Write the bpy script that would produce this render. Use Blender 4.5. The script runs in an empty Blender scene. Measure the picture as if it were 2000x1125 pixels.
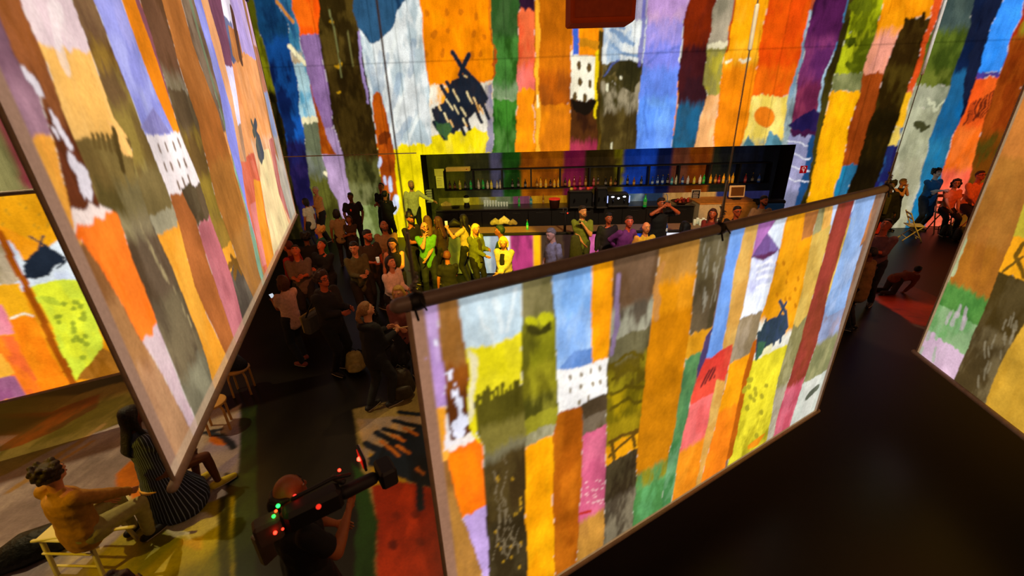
import bpy, bmesh, math, random
import numpy as np
from mathutils import Vector, Matrix
random.seed(7)
PI=math.pi
SC=bpy.context.scene
COL=SC.collection
# ------------------------------------------------------------------ camera
FPX=820.0; CAMH=4.0
_dn=np.array([62.,1918.,FPX]); _dn/=np.linalg.norm(_dn); _up=-_dn
_z=np.array([0,0,1.]); _fw=_z-np.dot(_z,_up)*_up; _fw/=np.linalg.norm(_fw)
_rt=np.cross(_fw,_up)
if _rt[0]<0: _rt=-_rt
RW=np.stack([_rt,_fw,_up])
cam=bpy.data.cameras.new('camera'); co=bpy.data.objects.new('camera',cam); COL.objects.link(co)
cam.sensor_width=36; cam.lens=FPX/2000*36; cam.clip_start=.05; cam.clip_end=200
bx=RW@np.array([1,0,0]); by=RW@np.array([0,-1,0]); bz=RW@np.array([0,0,-1])
co.matrix_world=Matrix(((bx[0],by[0],bz[0],0),(bx[1],by[1],bz[1],0),(bx[2],by[2],bz[2],CAMH),(0,0,0,1)))
SC.camera=co
cam.dof.use_dof=True; cam.dof.focus_distance=9.0; cam.dof.aperture_fstop=1.4
SC.view_settings.view_transform='Standard'; SC.view_settings.look='None'
SC.view_settings.exposure=0.0; SC.view_settings.gamma=1.0; SC.view_settings.use_curve_mapping=False
w=bpy.data.worlds.new('dim_hall'); SC.world=w; w.use_nodes=True
w.node_tree.nodes['Background'].inputs[0].default_value=(.012,.009,.006,1); w.node_tree.nodes['Background'].inputs[1].default_value=.5

def ray(px,py): return RW@np.array([px-1000.,py-562.5,FPX])
def on(px,py,z=0.):
    d=ray(px,py); t=(z-CAMH)/d[2]; return Vector((t*d[0],t*d[1],z))
def hexlin(h):
    h=h.lstrip('#'); c=np.array([int(h[i:i+2],16)/255 for i in (0,2,4)])
    return np.where(c<=.04045,c/12.92,((c+.055)/1.055)**2.4)
def spot(name,loc,tgt,color,power,size,blend=.3,rad=.06):
    l=bpy.data.lights.new(name,'SPOT'); l.color=tuple(hexlin(color)); l.energy=power; l.spot_size=math.radians(size); l.spot_blend=blend; l.shadow_soft_size=rad
    o=bpy.data.objects.new(name,l); COL.objects.link(o); o.location=loc
    o.rotation_euler=(Vector(tgt)-Vector(loc)).to_track_quat('-Z','Y').to_euler(); return o
# projector light on people and floor, plus spots added to brighten single things
def light_rig():
    S_=spot
    # unseen spots standing in for projected pictures; some only brighten one thing
    S_('projector_beam_yellow',(-.3,2.4,6.8),(-0.95,9.1,1.2),'ffd818',9500,23,.25)
    S_('projector_beam_white',(1.8,3.0,6.8),(.80,8.2,1.45),'d8d0ff',1500,6,.3)
    S_('projector_beam_olive',(2.4,3.0,6.8),(1.68,9.4,1.2),'ffd820',2600,7.5,.3)
    S_('projector_beam_violet',(2.6,3.0,6.8),(2.45,8.9,1.4),'f468b0',1500,6,.3)
    S_('projector_beam_amber',(3.6,3.0,6.8),(2.95,8.6,1.4),'ffc420',1500,5,.3)
    S_('projector_beam_bar_right',(4.5,3.0,6.8),(4.9,10.2,1.4),'ff9040',900,18,.4)
    S_('projector_beam_bartender',(-1.0,4.5,6.8),(-3.1,13.5,1.4),'f0f060',3200,11,.5)
    S_('projector_beam_left_wall',(-1.5,5.0,6.6),(-7.0,13.4,1.2),'f8d8b0',900,20,.6)
    S_('added_spot_shelf',(3.0,4.0,6.4),(3.2,14.4,1.4),'f0d8b0',1900,52,.5)  # added to brighten the bottles and the back counter
    S_('projector_beam_right_wall_yellow',(9.0,6.5,6.6),(11.7,12.4,.9),'ffc040',1700,14,.3)
    S_('projector_beam_right_wall_blue',(9.8,6.5,6.6),(12.85,12.8,1.3),'60b8e8',1000,8,.3)
    S_('projector_beam_right_wall_orange',(10.8,6.5,6.6),(14.1,12.6,1.1),'ff7838',1700,12,.3)
    S_('projector_beam_floor_left',(-7.2,4.6,6.8),(-4.6,2.9,0),'ffe4a8',900,52,.2)
    S_('added_spot_chair',(-6.4,-.6,6.0),(-4.2,2.7,.9),'ffd020',900,13,.3)  # added to make the sweater a brighter yellow
    S_('projector_beam_floor_centre',(-.2,6.6,6.8),(-1.3,3.9,0),'ffd890',560,30,.3)
    S_('projector_beam_floor_red',(8.6,9.5,6.8),(7.6,7.0,0),'ffb080',480,22,.3)
    S_('projector_beam_dark_group',(1.0,3.0,6.8),(-3.6,9.2,1.0),'ff8c48',1000,34,.6,.3)
    S_('added_spot_aisle',(9.5,1.0,6.6),(6.8,7.4,.9),'ff9468',700,14,.5)  # warm spot added to brighten the man in mauve
    S_('added_spot_wire',(.4,-.4,6.9),(1.34,2.6,4.35),'fff0c8',700,5,.3)  # added, aimed only at the wire to make it shine
    S_('added_spot_wire',(3.0,.2,6.9),(3.35,3.72,4.45),'e0f0ff',600,6,.3)  # the same added spot for the right-hand wire
    S_('added_spot_till',(5.0,5.0,6.4),(6.9,14.0,1.0),'ffa848',1500,11,.4)  # added to lift the orange of the till counter top
    S_('added_fill_screens',(1.0,-3.0,7.2),(1.5,4.0,2.5),'f0b080',380,75,.6,.3)  # added warm fill from behind the camera for tubes and margins
light_rig()


# ------------------------------------------------------------------ helpers
def tag(o,label=None,cat=None,group=None,kind=None):
    if label: o['label']=label
    if cat: o['category']=cat
    if group: o['group']=group
    if kind: o['kind']=kind
    return o
MATS={}
def mat(name,col,rough=.6,metal=0.,var=.12,scale=18.,emit=0.,spec=.4,trans=0.,bump=0.):
    key=(name,col,rough,metal,emit)
    if key in MATS: return MATS[key]
    m=bpy.data.materials.new(name); m.use_nodes=True; nt=m.node_tree; b=nt.nodes['Principled BSDF']
    c=hexlin(col)
    tc=nt.nodes.new('ShaderNodeTexCoord'); nz=nt.nodes.new('ShaderNodeTexNoise'); nz.inputs['Scale'].default_value=scale; nz.inputs['Detail'].default_value=3
    nt.links.new(tc.outputs['Object'],nz.inputs['Vector'])
    rp=nt.nodes.new('ShaderNodeValToRGB'); rp.color_ramp.elements[0].position=.3; rp.color_ramp.elements[1].position=.7
    rp.color_ramp.elements[0].color=(*(c*(1-var)),1); rp.color_ramp.elements[1].color=(*np.minimum(c*(1+var),1),1)
    nt.links.new(nz.outputs['Fac'],rp.inputs['Fac']); nt.links.new(rp.outputs['Color'],b.inputs['Base Color'])
    b.inputs['Roughness'].default_value=rough; b.inputs['Metallic'].default_value=metal; b.inputs['Specular IOR Level'].default_value=spec
    if trans: b.inputs['Transmission Weight'].default_value=trans
    if bump:
        bp=nt.nodes.new('ShaderNodeBump'); bp.inputs['Strength'].default_value=bump; bp.inputs['Distance'].default_value=.02
        nt.links.new(nz.outputs['Fac'],bp.inputs['Height']); nt.links.new(bp.outputs['Normal'],b.inputs['Normal'])
    if emit:  # also gives things that are no lamps a slight glow
        nt.links.new(rp.outputs['Color'],b.inputs['Emission Color']); b.inputs['Emission Strength'].default_value=emit
    MATS[key]=m; return m
class MB:
    """collects simple shapes into one mesh"""
    def __init__(s): s.v=[]; s.f=[]
    def add(s,vs,fs):
        n=len(s.v); s.v+= [tuple(v) for v in vs]; s.f+=[tuple(i+n for i in f) for f in fs]; return s
    def box(s,c,d,M=None,bev=0.):
        x,y,z=d[0]/2,d[1]/2,d[2]/2
        if bev>0:
            b=min(bev,x*.9,y*.9,z*.9); rings=[]
            vs=[];fs=[]
            for (zz,ins) in ((-z,b),(-z+b,0),(z-b,0),(z,b)):
                pts=[(x-ins,y-b-0*ins),(x-b-0*ins,y-ins),(-x+b,y-ins),(-x+ins,y-b),(-x+ins,-y+b),(-x+b,-y+ins),(x-b,-y+ins),(x-ins,-y+b)]
                if ins>0: pts=[(x-b,y-b*1.4),(x-b*1.4,y-b),(-x+b*1.4,y-b),(-x+b,y-b*1.4),(-x+b,-y+b*1.4),(-x+b*1.4,-y+b),(x-b*1.4,-y+b),(x-b,-y+b*1.4)]
                for p in pts: vs.append(Vector((p[0],p[1],zz)))
            for k in range(3):
                for i in range(8):
                    j=(i+1)%8; fs.append((k*8+i,k*8+j,(k+1)*8+j,(k+1)*8+i))
            fs.append(tuple(range(7,-1,-1))); fs.append(tuple(range(24,32)))
        else:
            vs=[Vector(p) for p in ((-x,-y,-z),(x,-y,-z),(x,y,-z),(-x,y,-z),(-x,-y,z),(x,-y,z),(x,y,z),(-x,y,z))]
            fs=[(0,3,2,1),(4,5,6,7),(0,1,5,4),(1,2,6,5),(2,3,7,6),(3,0,4,7)]
        if M is not None: vs=[M@v for v in vs]
        c=Vector(c); return s.add([v+c for v in vs],fs)
    def tube(s,pts,rad,n=10,side=None,caps=True,ell=None):
        """rounded closed tube through pts; rad list of r or (rx,ry)"""
        pts=[Vector(p) for p in pts]; R=[]
        for r in (rad if isinstance(rad,(list,tuple)) else [rad]*len(pts)):
            R.append((r,r) if not isinstance(r,(tuple,list)) else r)
        P=[];RR=[]
        d0=(pts[1]-pts[0]).normalized(); d1=(pts[-1]-pts[-2]).normalized()
        if caps:
            for a in (80,50,25):
                a=math.radians(a); m=min(R[0]); P.append(pts[0]-d0*m*math.sin(a)); RR.append((R[0][0]*math.cos(a),R[0][1]*math.cos(a)))
        P+=pts; RR+=R
        if caps:
            for a in (25,50,80):
                a=math.radians(a); m=min(R[-1]); P.append(pts[-1]+d1*m*math.sin(a)); RR.append((R[-1][0]*math.cos(a),R[-1][1]*math.cos(a)))
        sd=Vector(side) if side is not None else None
        vs=[];prev=None
        for i,p in enumerate(P):
            t=(P[min(i+1,len(P)-1)]-P[max(i-1,0)]).normalized()
            if sd is not None: u=sd-t*sd.dot(t)
            elif prev is not None: u=prev-t*prev.dot(t)
            else: u=t.orthogonal()
            if u.length<1e-5: u=t.orthogonal()
            u.normalize(); prev=u; v=t.cross(u)
            for k in range(n):
                a=2*PI*k/n; vs.append(p+u*RR[i][0]*math.cos(a)+v*RR[i][1]*math.sin(a))
        fs=[]
        for i in range(len(P)-1):
            for k in range(n):
                j=(k+1)%n; fs.append((i*n+k,i*n+j,(i+1)*n+j,(i+1)*n+k))
        fs.append(tuple(range(n-1,-1,-1))); m=(len(P)-1)*n; fs.append(tuple(range(m,m+n)))
        return s.add(vs,fs)
    def ell(s,c,r,M=None,n=12,m=8):
        vs=[];fs=[];c=Vector(c)
        vs.append(Vector((0,0,-1)))
        for i in range(1,m):
            a=PI*i/m-PI/2
            for k in range(n):
                b=2*PI*k/n; vs.append(Vector((math.cos(a)*math.cos(b),math.cos(a)*math.sin(b),math.sin(a))))
        vs.append(Vector((0,0,1)))
        for k in range(n):
            j=(k+1)%n; fs.append((0,1+j,1+k)); 
            for i in range(m-2): fs.append((1+i*n+k,1+i*n+j,1+(i+1)*n+j,1+(i+1)*n+k))
            fs.append((1+(m-2)*n+k,1+(m-2)*n+j,len(vs)-1))
        vs=[Vector((v.x*r[0],v.y*r[1],v.z*r[2])) for v in vs]
        if M is not None: vs=[M@v for v in vs]
        return s.add([v+c for v in vs],fs)
    def lathe(s,c,prof,n=14):
        c=Vector(c); vs=[];fs=[]
        for r,z in prof:
            for k in range(n):
                a=2*PI*k/n; vs.append(c+Vector((r*math.cos(a),r*math.sin(a),z)))
        for i in range(len(prof)-1):
            for k in range(n):
                j=(k+1)%n; fs.append((i*n+k,i*n+j,(i+1)*n+j,(i+1)*n+k))
        fs.append(tuple(range(n-1,-1,-1))); m=(len(prof)-1)*n; fs.append(tuple(range(m,m+n)))
        return s.add(vs,fs)
    def build(s,name,m,parent=None,smooth=False):
        me=bpy.data.meshes.new(name); me.from_pydata(s.v,[],s.f); me.materials.append(m)
        if smooth: me.polygons.foreach_set('use_smooth',[True]*len(me.polygons))
        o=bpy.data.objects.new(name,me); COL.objects.link(o)
        if parent is not None: o.parent=parent
        return o
def empty(name,loc,rz=0.,label=None,cat=None,group=None):
    o=bpy.data.objects.new(name,None); COL.objects.link(o); o.location=loc; o.rotation_euler=(0,0,rz); o.empty_display_size=.1
    return tag(o,label,cat,group)
def copy_tree(o,parent=None):
    c=o.copy(); COL.objects.link(c); c.parent=parent
    for ch in list(o.children): copy_tree(ch,c)
    return c
# ------------------------------------------------------------------ painted (projected) artwork
_rng=np.random.RandomState(3); _LAT=_rng.rand(512,512)
def vn(x,y):
    xi=np.floor(x).astype(int); yi=np.floor(y).astype(int); fx=x-xi; fy=y-yi
    fx=fx*fx*(3-2*fx); fy=fy*fy*(3-2*fy)
    a=_LAT[yi%512,xi%512]; b=_LAT[yi%512,(xi+1)%512]; c=_LAT[(yi+1)%512,xi%512]; d=_LAT[(yi+1)%512,(xi+1)%512]
    return (a*(1-fx)+b*fx)*(1-fy)+(c*(1-fx)+d*fx)*fy
def fbm(x,y,o=4):
    s=0;a=.5;t=0
    for i in range(o): s=s+a*vn(x*2**i+17.3*i,y*2**i+5.1*i); t+=a; a*=.5
    return s/t
class Art:
    """rectangle in the place: origin O (bottom left), direction U along it, height; painted in metres (u,z)"""
    def __init__(s,P,Q,z0,z1,us,zs,wob=.03,blot=1.0,floor=False):
        s.P=np.array(P,float); s.Q=np.array(Q,float); s.L=np.linalg.norm(s.Q-s.P) ; s.floor=floor
        s.U,s.Z=np.meshgrid(us,zs); s.us=us; s.zs=zs; s.wob=wob; k=s.k=blot
        U,Z=s.U,s.Z
        s.n1=fbm(U*2.2*k+3,Z*2.2*k,4); s.n2=fbm(U*7*k+31,Z*3.5*k+9,4); s.n3=fbm(U*26*k,Z*5*k+77,3); s.n4=fbm(U*3*k+70,Z*1.2*k+40,5)
        dx=(fbm(U*3*k+11,Z*2.2*k+2,3)-.5)*1.5*wob; dz=(fbm(U*4*k+55,Z*3*k+90,3)-.5)*1.6*wob
        s.u=U+dx; s.zf=Z+dz*1.0+ (fbm(U*14*k,Z*0+4,2)-.5)*wob*1.3
        s.z=Z+dz
        s.c=np.zeros(U.shape+(3,))
    def w(s,px,py):
        if s.floor: p=on(px,py,0.); return np.array([p.x,p.y])
        d=ray(px,py); t2=(s.Q-s.P)/s.L; n=np.array([-t2[1],t2[0]]); k=np.dot(n,s.P)/np.dot(n,d[:2]); h=k*d[:2]
        return np.array([np.dot(h-s.P,t2),CAMH+k*d[2]])
    def colr(s,spec,mask):
        cs=[hexlin(c) for c in spec.split('/')]
        if len(cs)==1: col=np.broadcast_to(cs[0],s.c[mask].shape)
        else:
            f=np.clip((s.n4[mask]*.6+s.n2[mask]*.25+s.n3[mask]*.15-.5)*8+.5,0,1)[:,None]; col=cs[0]*(1-f)+cs[1]*f
        sh=(.60+.8*s.n1[mask]+ (s.n3[mask]-.5)*.14)[:,None]
        s.c[mask]=col*sh
    def edge(s,pts):
        q=np.array([s.w(*p) for p in pts]); o=np.argsort(q[:,1]); return q[o,1],q[o,0]
    def xat(s,pts,y):
        pts=sorted(pts,key=lambda p:p[1])
        if y<=pts[0][1]: x0,y0=pts[0]; return x0+(1062-x0)*(y-y0)/(2480-y0)
        if y>=pts[-1][1]: x0,y0=pts[-1]; return x0+(1062-x0)*(y-y0)/(2480-y0)
        return float(np.interp(y,[p[1] for p in pts],[p[0] for p in pts]))
    def S(s,Lp,Rp,segs,gap=True):
        ez,eu=s.edge(Lp); fz,fu=s.edge(Rp)
        uL=np.interp(s.Z,ez,eu); uR=np.interp(s.Z,fz,fu)
        inside=(s.u>=uL)&(s.u<uR)
        zb=[1e9]
        for y,_ in segs[1:]:
            x=(s.xat(Lp,y)+s.xat(Rp,y))/2; zb.append(s.w(x,y)[1])
        zb.append(-1e9)
        for i,(y,c) in enumerate(segs):
            m=inside&(s.zf<zb[i])&(s.zf>=zb[i+1]); s.colr(c,m)
            ca,cb=hexlin(segs[i-1][1].split('/')[-1]),hexlin(c.split('/')[0])
            soft=i>0 and abs(ca-cb).sum()<.42
            if soft:   # wet-in-wet: the upper wash runs down into the next one
                wd=s.wob*3.2; q=inside&(s.zf<zb[i])&(s.zf>zb[i]-wd); low=s.c[q].copy(); s.colr(segs[i-1][1],q)
                al=np.clip((s.zf[q]-(zb[i]-wd))/wd+(s.n3[q]-.5)*.9,0,1)[:,None]; al=al*al*(3-2*al); s.c[q]=s.c[q]*al+low*(1-al)
            elif i>0:   # pale gap of bare paper between two washes
                g=inside&(abs(s.zf-zb[i])<s.wob*.16)&(s.n2>.66); s.c[g]=s.c[g]*.5+hexlin('e8dcc8')*.5*(.7 if s.floor else 1)
        if gap:
            g=(abs(s.u-uL)<s.wob*.10)&(s.n2>.60)&(s.c.sum(-1)>.25); s.c[g]=s.c[g]*.4+hexlin('e8e0d0')*.6
            g=(abs(s.u-uL)<s.wob*.16)&(s.n2<.45); s.c[g]*=.75
    def mask(s,pts,wob=1.):
        q=np.array([s.w(*p) for p in pts]); x=s.U+(s.u-s.U)*wob; y=s.Z+(s.z-s.Z)*wob
        m=np.zeros(x.shape,bool); n=len(q)
        for i in range(n):
            x0,y0=q[i]; x1,y1=q[(i+1)%n]
            if y0==y1: continue
            c=((y0>y)!=(y1>y))&(x<(x1-x0)*(y-y0)/(y1-y0)+x0); m^=c
        return m
    def Pg(s,c,pts,wob=1.): s.colr(c,s.mask(pts,wob))
    def K(s,c,pts,wpx,wob=.4,al=1.):
        old=s.c.copy() if al<1 else None
        q=[s.w(*p) for p in pts]; x=s.U+(s.u-s.U)*wob; y=s.Z+(s.z-s.Z)*wob
        sc=np.linalg.norm(s.w(pts[0][0]+3,pts[0][1])-s.w(pts[0][0]-3,pts[0][1]))/6; r=wpx*sc/2
        m=np.zeros(x.shape,bool)
        for a,b in zip(q[:-1],q[1:]):
            d=b-a; L=max(np.dot(d,d),1e-9); t=np.clip(((x-a[0])*d[0]+(y-a[1])*d[1])/L,0,1)
            m|=((x-a[0]-t*d[0])**2+(y-a[1]-t*d[1])**2)<r*r
        s.colr(c,m)
        if al<1: s.c[m]=s.c[m]*al+old[m]*(1-al)
    def E(s,c,cx,cy,rx,ry,wob=.5):
        s.Pg(c,[(cx+rx*math.cos(a*PI/7),cy+ry*math.sin(a*PI/7)) for a in range(14)],wob)
    def build(s,name,m,parent=None,keep=None,thick=None,flipx=False):
        c=s.c; p=np.pad(c,((1,1),(1,1),(0,0)),'edge'); s.c=.36*c+.1*(p[:-2,1:-1]+p[2:,1:-1]+p[1:-1,:-2]+p[1:-1,2:])+.06*(p[:-2,:-2]+p[2:,2:]+p[:-2,2:]+p[2:,:-2])
        nz,nu=s.U.shape
        if s.floor: co_=np.stack([s.U,s.Z,np.zeros_like(s.U)],-1)
        else:
            t2=(s.Q-s.P)/s.L; co_=np.stack([s.P[0]+t2[0]*s.U,s.P[1]+t2[1]*s.U,s.Z],-1)
        idx=np.arange(nz*nu).reshape(nz,nu)
        q=np.stack([idx[:-1,:-1],idx[:-1,1:],idx[1:,1:],idx[1:,:-1]],-1).reshape(-1,4)
        if keep is not None:
            uc=(s.U[:-1,:-1]+s.U[1:,1:])/2; zc=(s.Z[:-1,:-1]+s.Z[1:,1:])/2; q=q[keep(uc,zc).reshape(-1)]
        me=bpy.data.meshes.new(name); me.vertices.add(nz*nu); me.vertices.foreach_set('co',co_.reshape(-1).astype(np.float32))
        me.loops.add(q.size); me.loops.foreach_set('vertex_index',q.reshape(-1).astype(np.int32))
        me.polygons.add(len(q)); me.polygons.foreach_set('loop_start',(np.arange(len(q))*4).astype(np.int32))
        try: me.polygons.foreach_set('loop_total',np.full(len(q),4,np.int32))
        except Exception: pass
        me.update(); me.validate()
        at=me.color_attributes.new('art','FLOAT_COLOR','POINT')
        cc=np.ones((nz*nu,4),np.float32); cc[:,:3]=np.clip(s.c,0,1).reshape(-1,3); at.data.foreach_set('color',cc.reshape(-1))
        me.materials.append(m)
        o=bpy.data.objects.new(name,me); COL.objects.link(o)
        if parent is not None: o.parent=parent
        return o
def artmat(name,emit,diff=.3,grain=.16,rough=.8):
    m=bpy.data.materials.new(name); m.use_nodes=True; nt=m.node_tree; b=nt.nodes['Principled BSDF']
    at=nt.nodes.new('ShaderNodeAttribute'); at.attribute_name='art'
    tc=nt.nodes.new('ShaderNodeTexCoord')
    mp=nt.nodes.new('ShaderNodeMapping'); mp.inputs['Scale'].default_value=(9,9,2.2); nt.links.new(tc.outputs['Object'],mp.inputs['Vector'])
    n1=nt.nodes.new('ShaderNodeTexNoise'); n1.inputs['Scale'].default_value=1.; n1.inputs['Detail'].default_value=6; nt.links.new(mp.outputs['Vector'],n1.inputs['Vector'])
    n2=nt.nodes.new('ShaderNodeTexNoise'); n2.inputs['Scale'].default_value=38.; n2.inputs['Detail'].default_value=5; nt.links.new(tc.outputs['Object'],n2.inputs['Vector'])
    ad=nt.nodes.new('ShaderNodeMath'); ad.operation='ADD'; nt.links.new(n1.outputs['Fac'],ad.inputs[0]); nt.links.new(n2.outputs['Fac'],ad.inputs[1])
    mr=nt.nodes.new('ShaderNodeMapRange'); mr.inputs['From Min'].default_value=.65; mr.inputs['From Max'].default_value=1.35; mr.inputs['To Min'].default_value=1-grain*2; mr.inputs['To Max'].default_value=1+grain*2
    nt.links.new(ad.outputs[0],mr.inputs['Value'])
    mx=nt.nodes.new('ShaderNodeVectorMath'); mx.operation='SCALE'; nt.links.new(at.outputs['Color'],mx.inputs[0]); nt.links.new(mr.outputs['Result'],mx.inputs['Scale'])
    md=nt.nodes.new('ShaderNodeVectorMath'); md.operation='SCALE'; md.inputs['Scale'].default_value=diff; nt.links.new(mx.outputs[0],md.inputs[0])
    nt.links.new(md.outputs[0],b.inputs['Base Color']); b.inputs['Roughness'].default_value=rough; b.inputs['Specular IOR Level'].default_value=.15
    if emit>0:
        nt.links.new(mx.outputs[0],b.inputs['Emission Color']); b.inputs['Emission Strength'].default_value=emit
    return m
# ================================================================== the hall
WP=(-4.57,14.2); WQ=(8.9,13.55); WT=np.array(WQ)-np.array(WP); WT=WT/np.linalg.norm(WT); WN=np.array([-WT[1],WT[0]])
def wp(u,off=0.,z=0.): p=np.array(WP)+WT*u+WN*off; return Vector((p[0],p[1],z))
WANG=math.atan2(WT[1],WT[0])
NU0,NU1,NZ=1.76,13.50,2.72        # bar niche in wall coordinates
M_wall=artmat('projected_watercolour_wall',1.03,.2,.10)  # projector light on wall and cloths is put in as emission
M_screen=artmat('projected_watercolour_screen',1.08,.12,.07)
M_dim=artmat('niche_stripes_painted_shade',.30,.25)  # weaker emission stands in for shade in the niche
def build_wall():
    us=np.unique(np.round(np.concatenate([np.arange(-6.5,23.7,.024),[NU0,NU1]]),4)); zs=np.unique(np.concatenate([np.arange(0,7.4,.024),[NZ,8.0]]))
    A=Art(WP,WQ,0,8,us,zs,wob=.10); S,Pg,K,E=A.S,A.Pg,A.K,A.E
    A.colr('1c1604/0c0a04',np.ones(A.U.shape,bool))
    e0=[(440,0),(480,200),(530,440)]
    e1=[(500,27),(520,102),(551,235),(578,391)]
    e2=[(539,0),(563,51),(566,105),(582,156),(587,219),(606,352),(610,380)]
    e3=[(570,0),(590,98),(606,164),(625,274),(641,352),(668,420)]
    e4=[(622,0),(624,70),(637,156),(656,254),(672,305),(686,400)]
    e5=[(692,0),(711,117),(725,215),(739,301),(752,400)]
    e6=[(821,0),(836,156),(844,282)]
    e7=[(961,0),(963,170),(963,290)]
    e8=[(1014,0),(1010,117),(1008,196),(1006,297)]
    e9=[(1045,0),(1044,200),(1044,297)]
    e10=[(1117,0),(1115,150),(1113,297)]
    e11=[(1170,0),(1168,120),(1165,290)]
    e12=[(1179,43),(1174,156),(1171,290)]
    e13=[(1265,0),(1255,117),(1241,290)]
    e14=[(1347,0),(1335,51),(1327,149),(1314,290)]
    e15=[(1397,0),(1382,86),(1372,164),(1382,184),(1366,243),(1355,290)]
    e16=[(1434,0),(1419,98),(1402,196),(1390,290)]
    e17=[(1501,0),(1484,93),(1469,187),(1450,284)]
    e18=[(1585,0),(1570,82),(1540,190),(1528,285)]
    e19=[(1592,0),(1579,56),(1560,149),(1540,285),(1532,370)]
    e20=[(1656,0),(1639,67),(1615,138),(1597,240),(1572,385)]
    e21=[(1668,0),(1646,93),(1628,157),(1603,261),(1579,373)]
    e22=[(1723,0),(1714,49),(1695,112),(1678,179),(1654,269),(1643,325),(1626,390)]
    e23=[(1768,0),(1764,49),(1744,97),(1725,142),(1710,209),(1688,273),(1673,325),(1654,373)]
    e24=[(1822,0),(1816,34),(1796,112),(1777,157),(1755,231),(1736,284),(1710,366)]
    e25=[(1841,0),(1796,138),(1777,194),(1759,269),(1736,370)]
    e26=[(1902,0),(1897,45),(1874,112),(1852,175),(1826,239),(1807,310),(1794,365)]
    e27=[(1960,0),(1934,49),(1912,138),(1882,224),(1863,261),(1838,350)]
    e28=[(2002,0),(1975,75),(1951,150),(1923,232),(1900,317),(1887,370)]
    e29=[(2060,0),(2000,160),(1950,300),(1925,400)]
    e30=[(2140,0),(2060,200),(2000,400)]
    S(e0,e1,[(0,'7a780c/4a4a08'),(165,'2a2206/0e0b02')],0)
    S(e1,e2,[(0,'0c2a4a/123c60'),(60,'0a1a44/10407c'),(215,'0c2454/1450a0'),(262,'171238/1c1c50'),(310,'141038/251a48')])
    S(e2,e3,[(0,'24567c/3a7a98'),(90,'3c7ca0/c0a880'),(125,'5a9cb8/a8c8cc'),(228,'e4d8a8'),(240,'74786a/62684c'),(335,'5c5c20/3c3a10')])
    K('c88030',[(540,2),(572,42)],6); K('ece0b0',[(566,92),(596,125)],9); K('e8dcb0',[(634,338),(648,347),(655,360)],7)
    S(e3,e4,[(0,'f4540a/fc6c10'),(69,'8c6a98/7a5888'),(250,'a084a8'),(305,'b496ba/a88cae')])
    Pg('b4560c/8c3c08',[(604,150),(612,185),(640,270),(656,303),(629,303),(617,220)],.5)
    S(e4,e5,[(0,'2c2008/503e14'),(120,'261a06/3c2c0c'),(300,'5a5828/2c2c10'),(350,'787848/3c4018'),(400,'8c985c/5c6830')])
    for x,y,r in ((663,128,7),(645,44,4),(664,180,4)): E('b88810',x,y,r,r*.7,1.5)
    K('707040',[(643,20),(652,60),(668,150)],3); K('6a6434',[(680,60),(690,130)],3)
    S(e5,e6,[(0,'b4c2c4/dce0dc'),(282,'f4dc06/e8d008')])
    S([(844,0),(844,300)],[(963,0),(963,300)],[(0,'e8e0c4/d8d0b8'),(262,'f2dc10/e8cc10')],0)
    Pg('183450/2c5474',[(690,-40),(820,-40),(795,0),(780,25),(762,60),(742,80),(722,83),(708,64),(700,55),(690,20)],1)
    for p,wd in (([(722,120),(742,250)],12),([(760,110),(738,190)],12),([(780,150),(752,260)],14),([(800,230),(770,282)],13),([(808,80),(800,150)],12),([(745,100),(730,190)],8)):
        K('90a4b4/a8b4bc',p,wd,1.6,.7)
    for p,wd in (([(790,180),(758,275)],5),([(770,215),(790,190)],6),([(820,220),(795,280)],6),([(777,40),(757,150)],8),([(820,20),(817,90)],8)): K('e8ece4',p,wd,1.2,.7)
    K('9880b0',[(700,62),(709,130),(716,200)],5,1.5)
    Pg('b4500a/8c3808',[(726,205),(728,185),(735,179),(744,183),(749,205),(760,245),(771,305),(777,400),(753,410),(739,301)],.6)
    Pg('6a2a08',[(738,262),(762,258),(764,272),(742,285)],1.5)
    for x,y,rx,ry in ((743,318,4,10),(752,350,3,9),(762,362,5,16),(773,402,7,20),(757,385,3,6)): E('c8d0ec',x,y,rx,ry,1.2)
    S(e6,e7,[(0,'fc8e04/f48404'),(164,'e8ddc4/f4a020'),(205,'e4dcc8'),(262,'f4de08/d8c010')])
    for x,y in ((833,27),(871,26),(900,24),(929,32),(847,68),(872,62),(925,66),(945,70),(836,105),(862,106),(920,108),(940,108)):
        E('cc6c08',x,y,4.5,8,1.2); 
    Pg('f0d80c/e8d030',[(868,262),(900,255),(930,250),(950,262),(945,300),(868,300)],2)
    Pg('b8aca0/8c8498',[(948,170),(963,165),(964,300),(950,300)],1.5)
    dk='24242c/1c2430'
    Pg(dk,[(880,160),(905,140),(925,150),(945,180),(952,200),(930,215),(915,240),(890,262),(868,262),(848,235),(846,215),(862,205),(875,185)],1.5)
    for p,wd in (([(884,103),(912,145)],9),([(915,108),(898,145)],9),([(905,135),(935,165),(950,192)],9),([(862,168),(880,200)],8),([(846,215),(855,240)],7),([(935,185),(954,230)],7),([(922,195),(940,238)],7),([(905,215),(918,252)],7),([(893,230),(908,262)],7),([(848,240),(868,270)],8),([(873,160),(890,190)],7)): K(dk,p,wd)
    Pg('1e4c50/3c5c30',[(850,240),(890,245),(880,262),(870,272),(856,258)],1.5)
    for p in (([(872,195),(885,214)]),([(900,210),(910,226)]),([(924,190),(936,218)]),([(857,207),(861,216)]),([(907,147),(913,151)]),([(886,176),(896,196)]),([(912,180),(922,202)]),([(868,222),(876,238)]),([(888,206),(896,222)]),([(936,206),(944,222)]),([(880,236),(886,248)]),([(905,232),(912,246)])): K('e8a040/ecd8a0',p,3.2)
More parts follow.
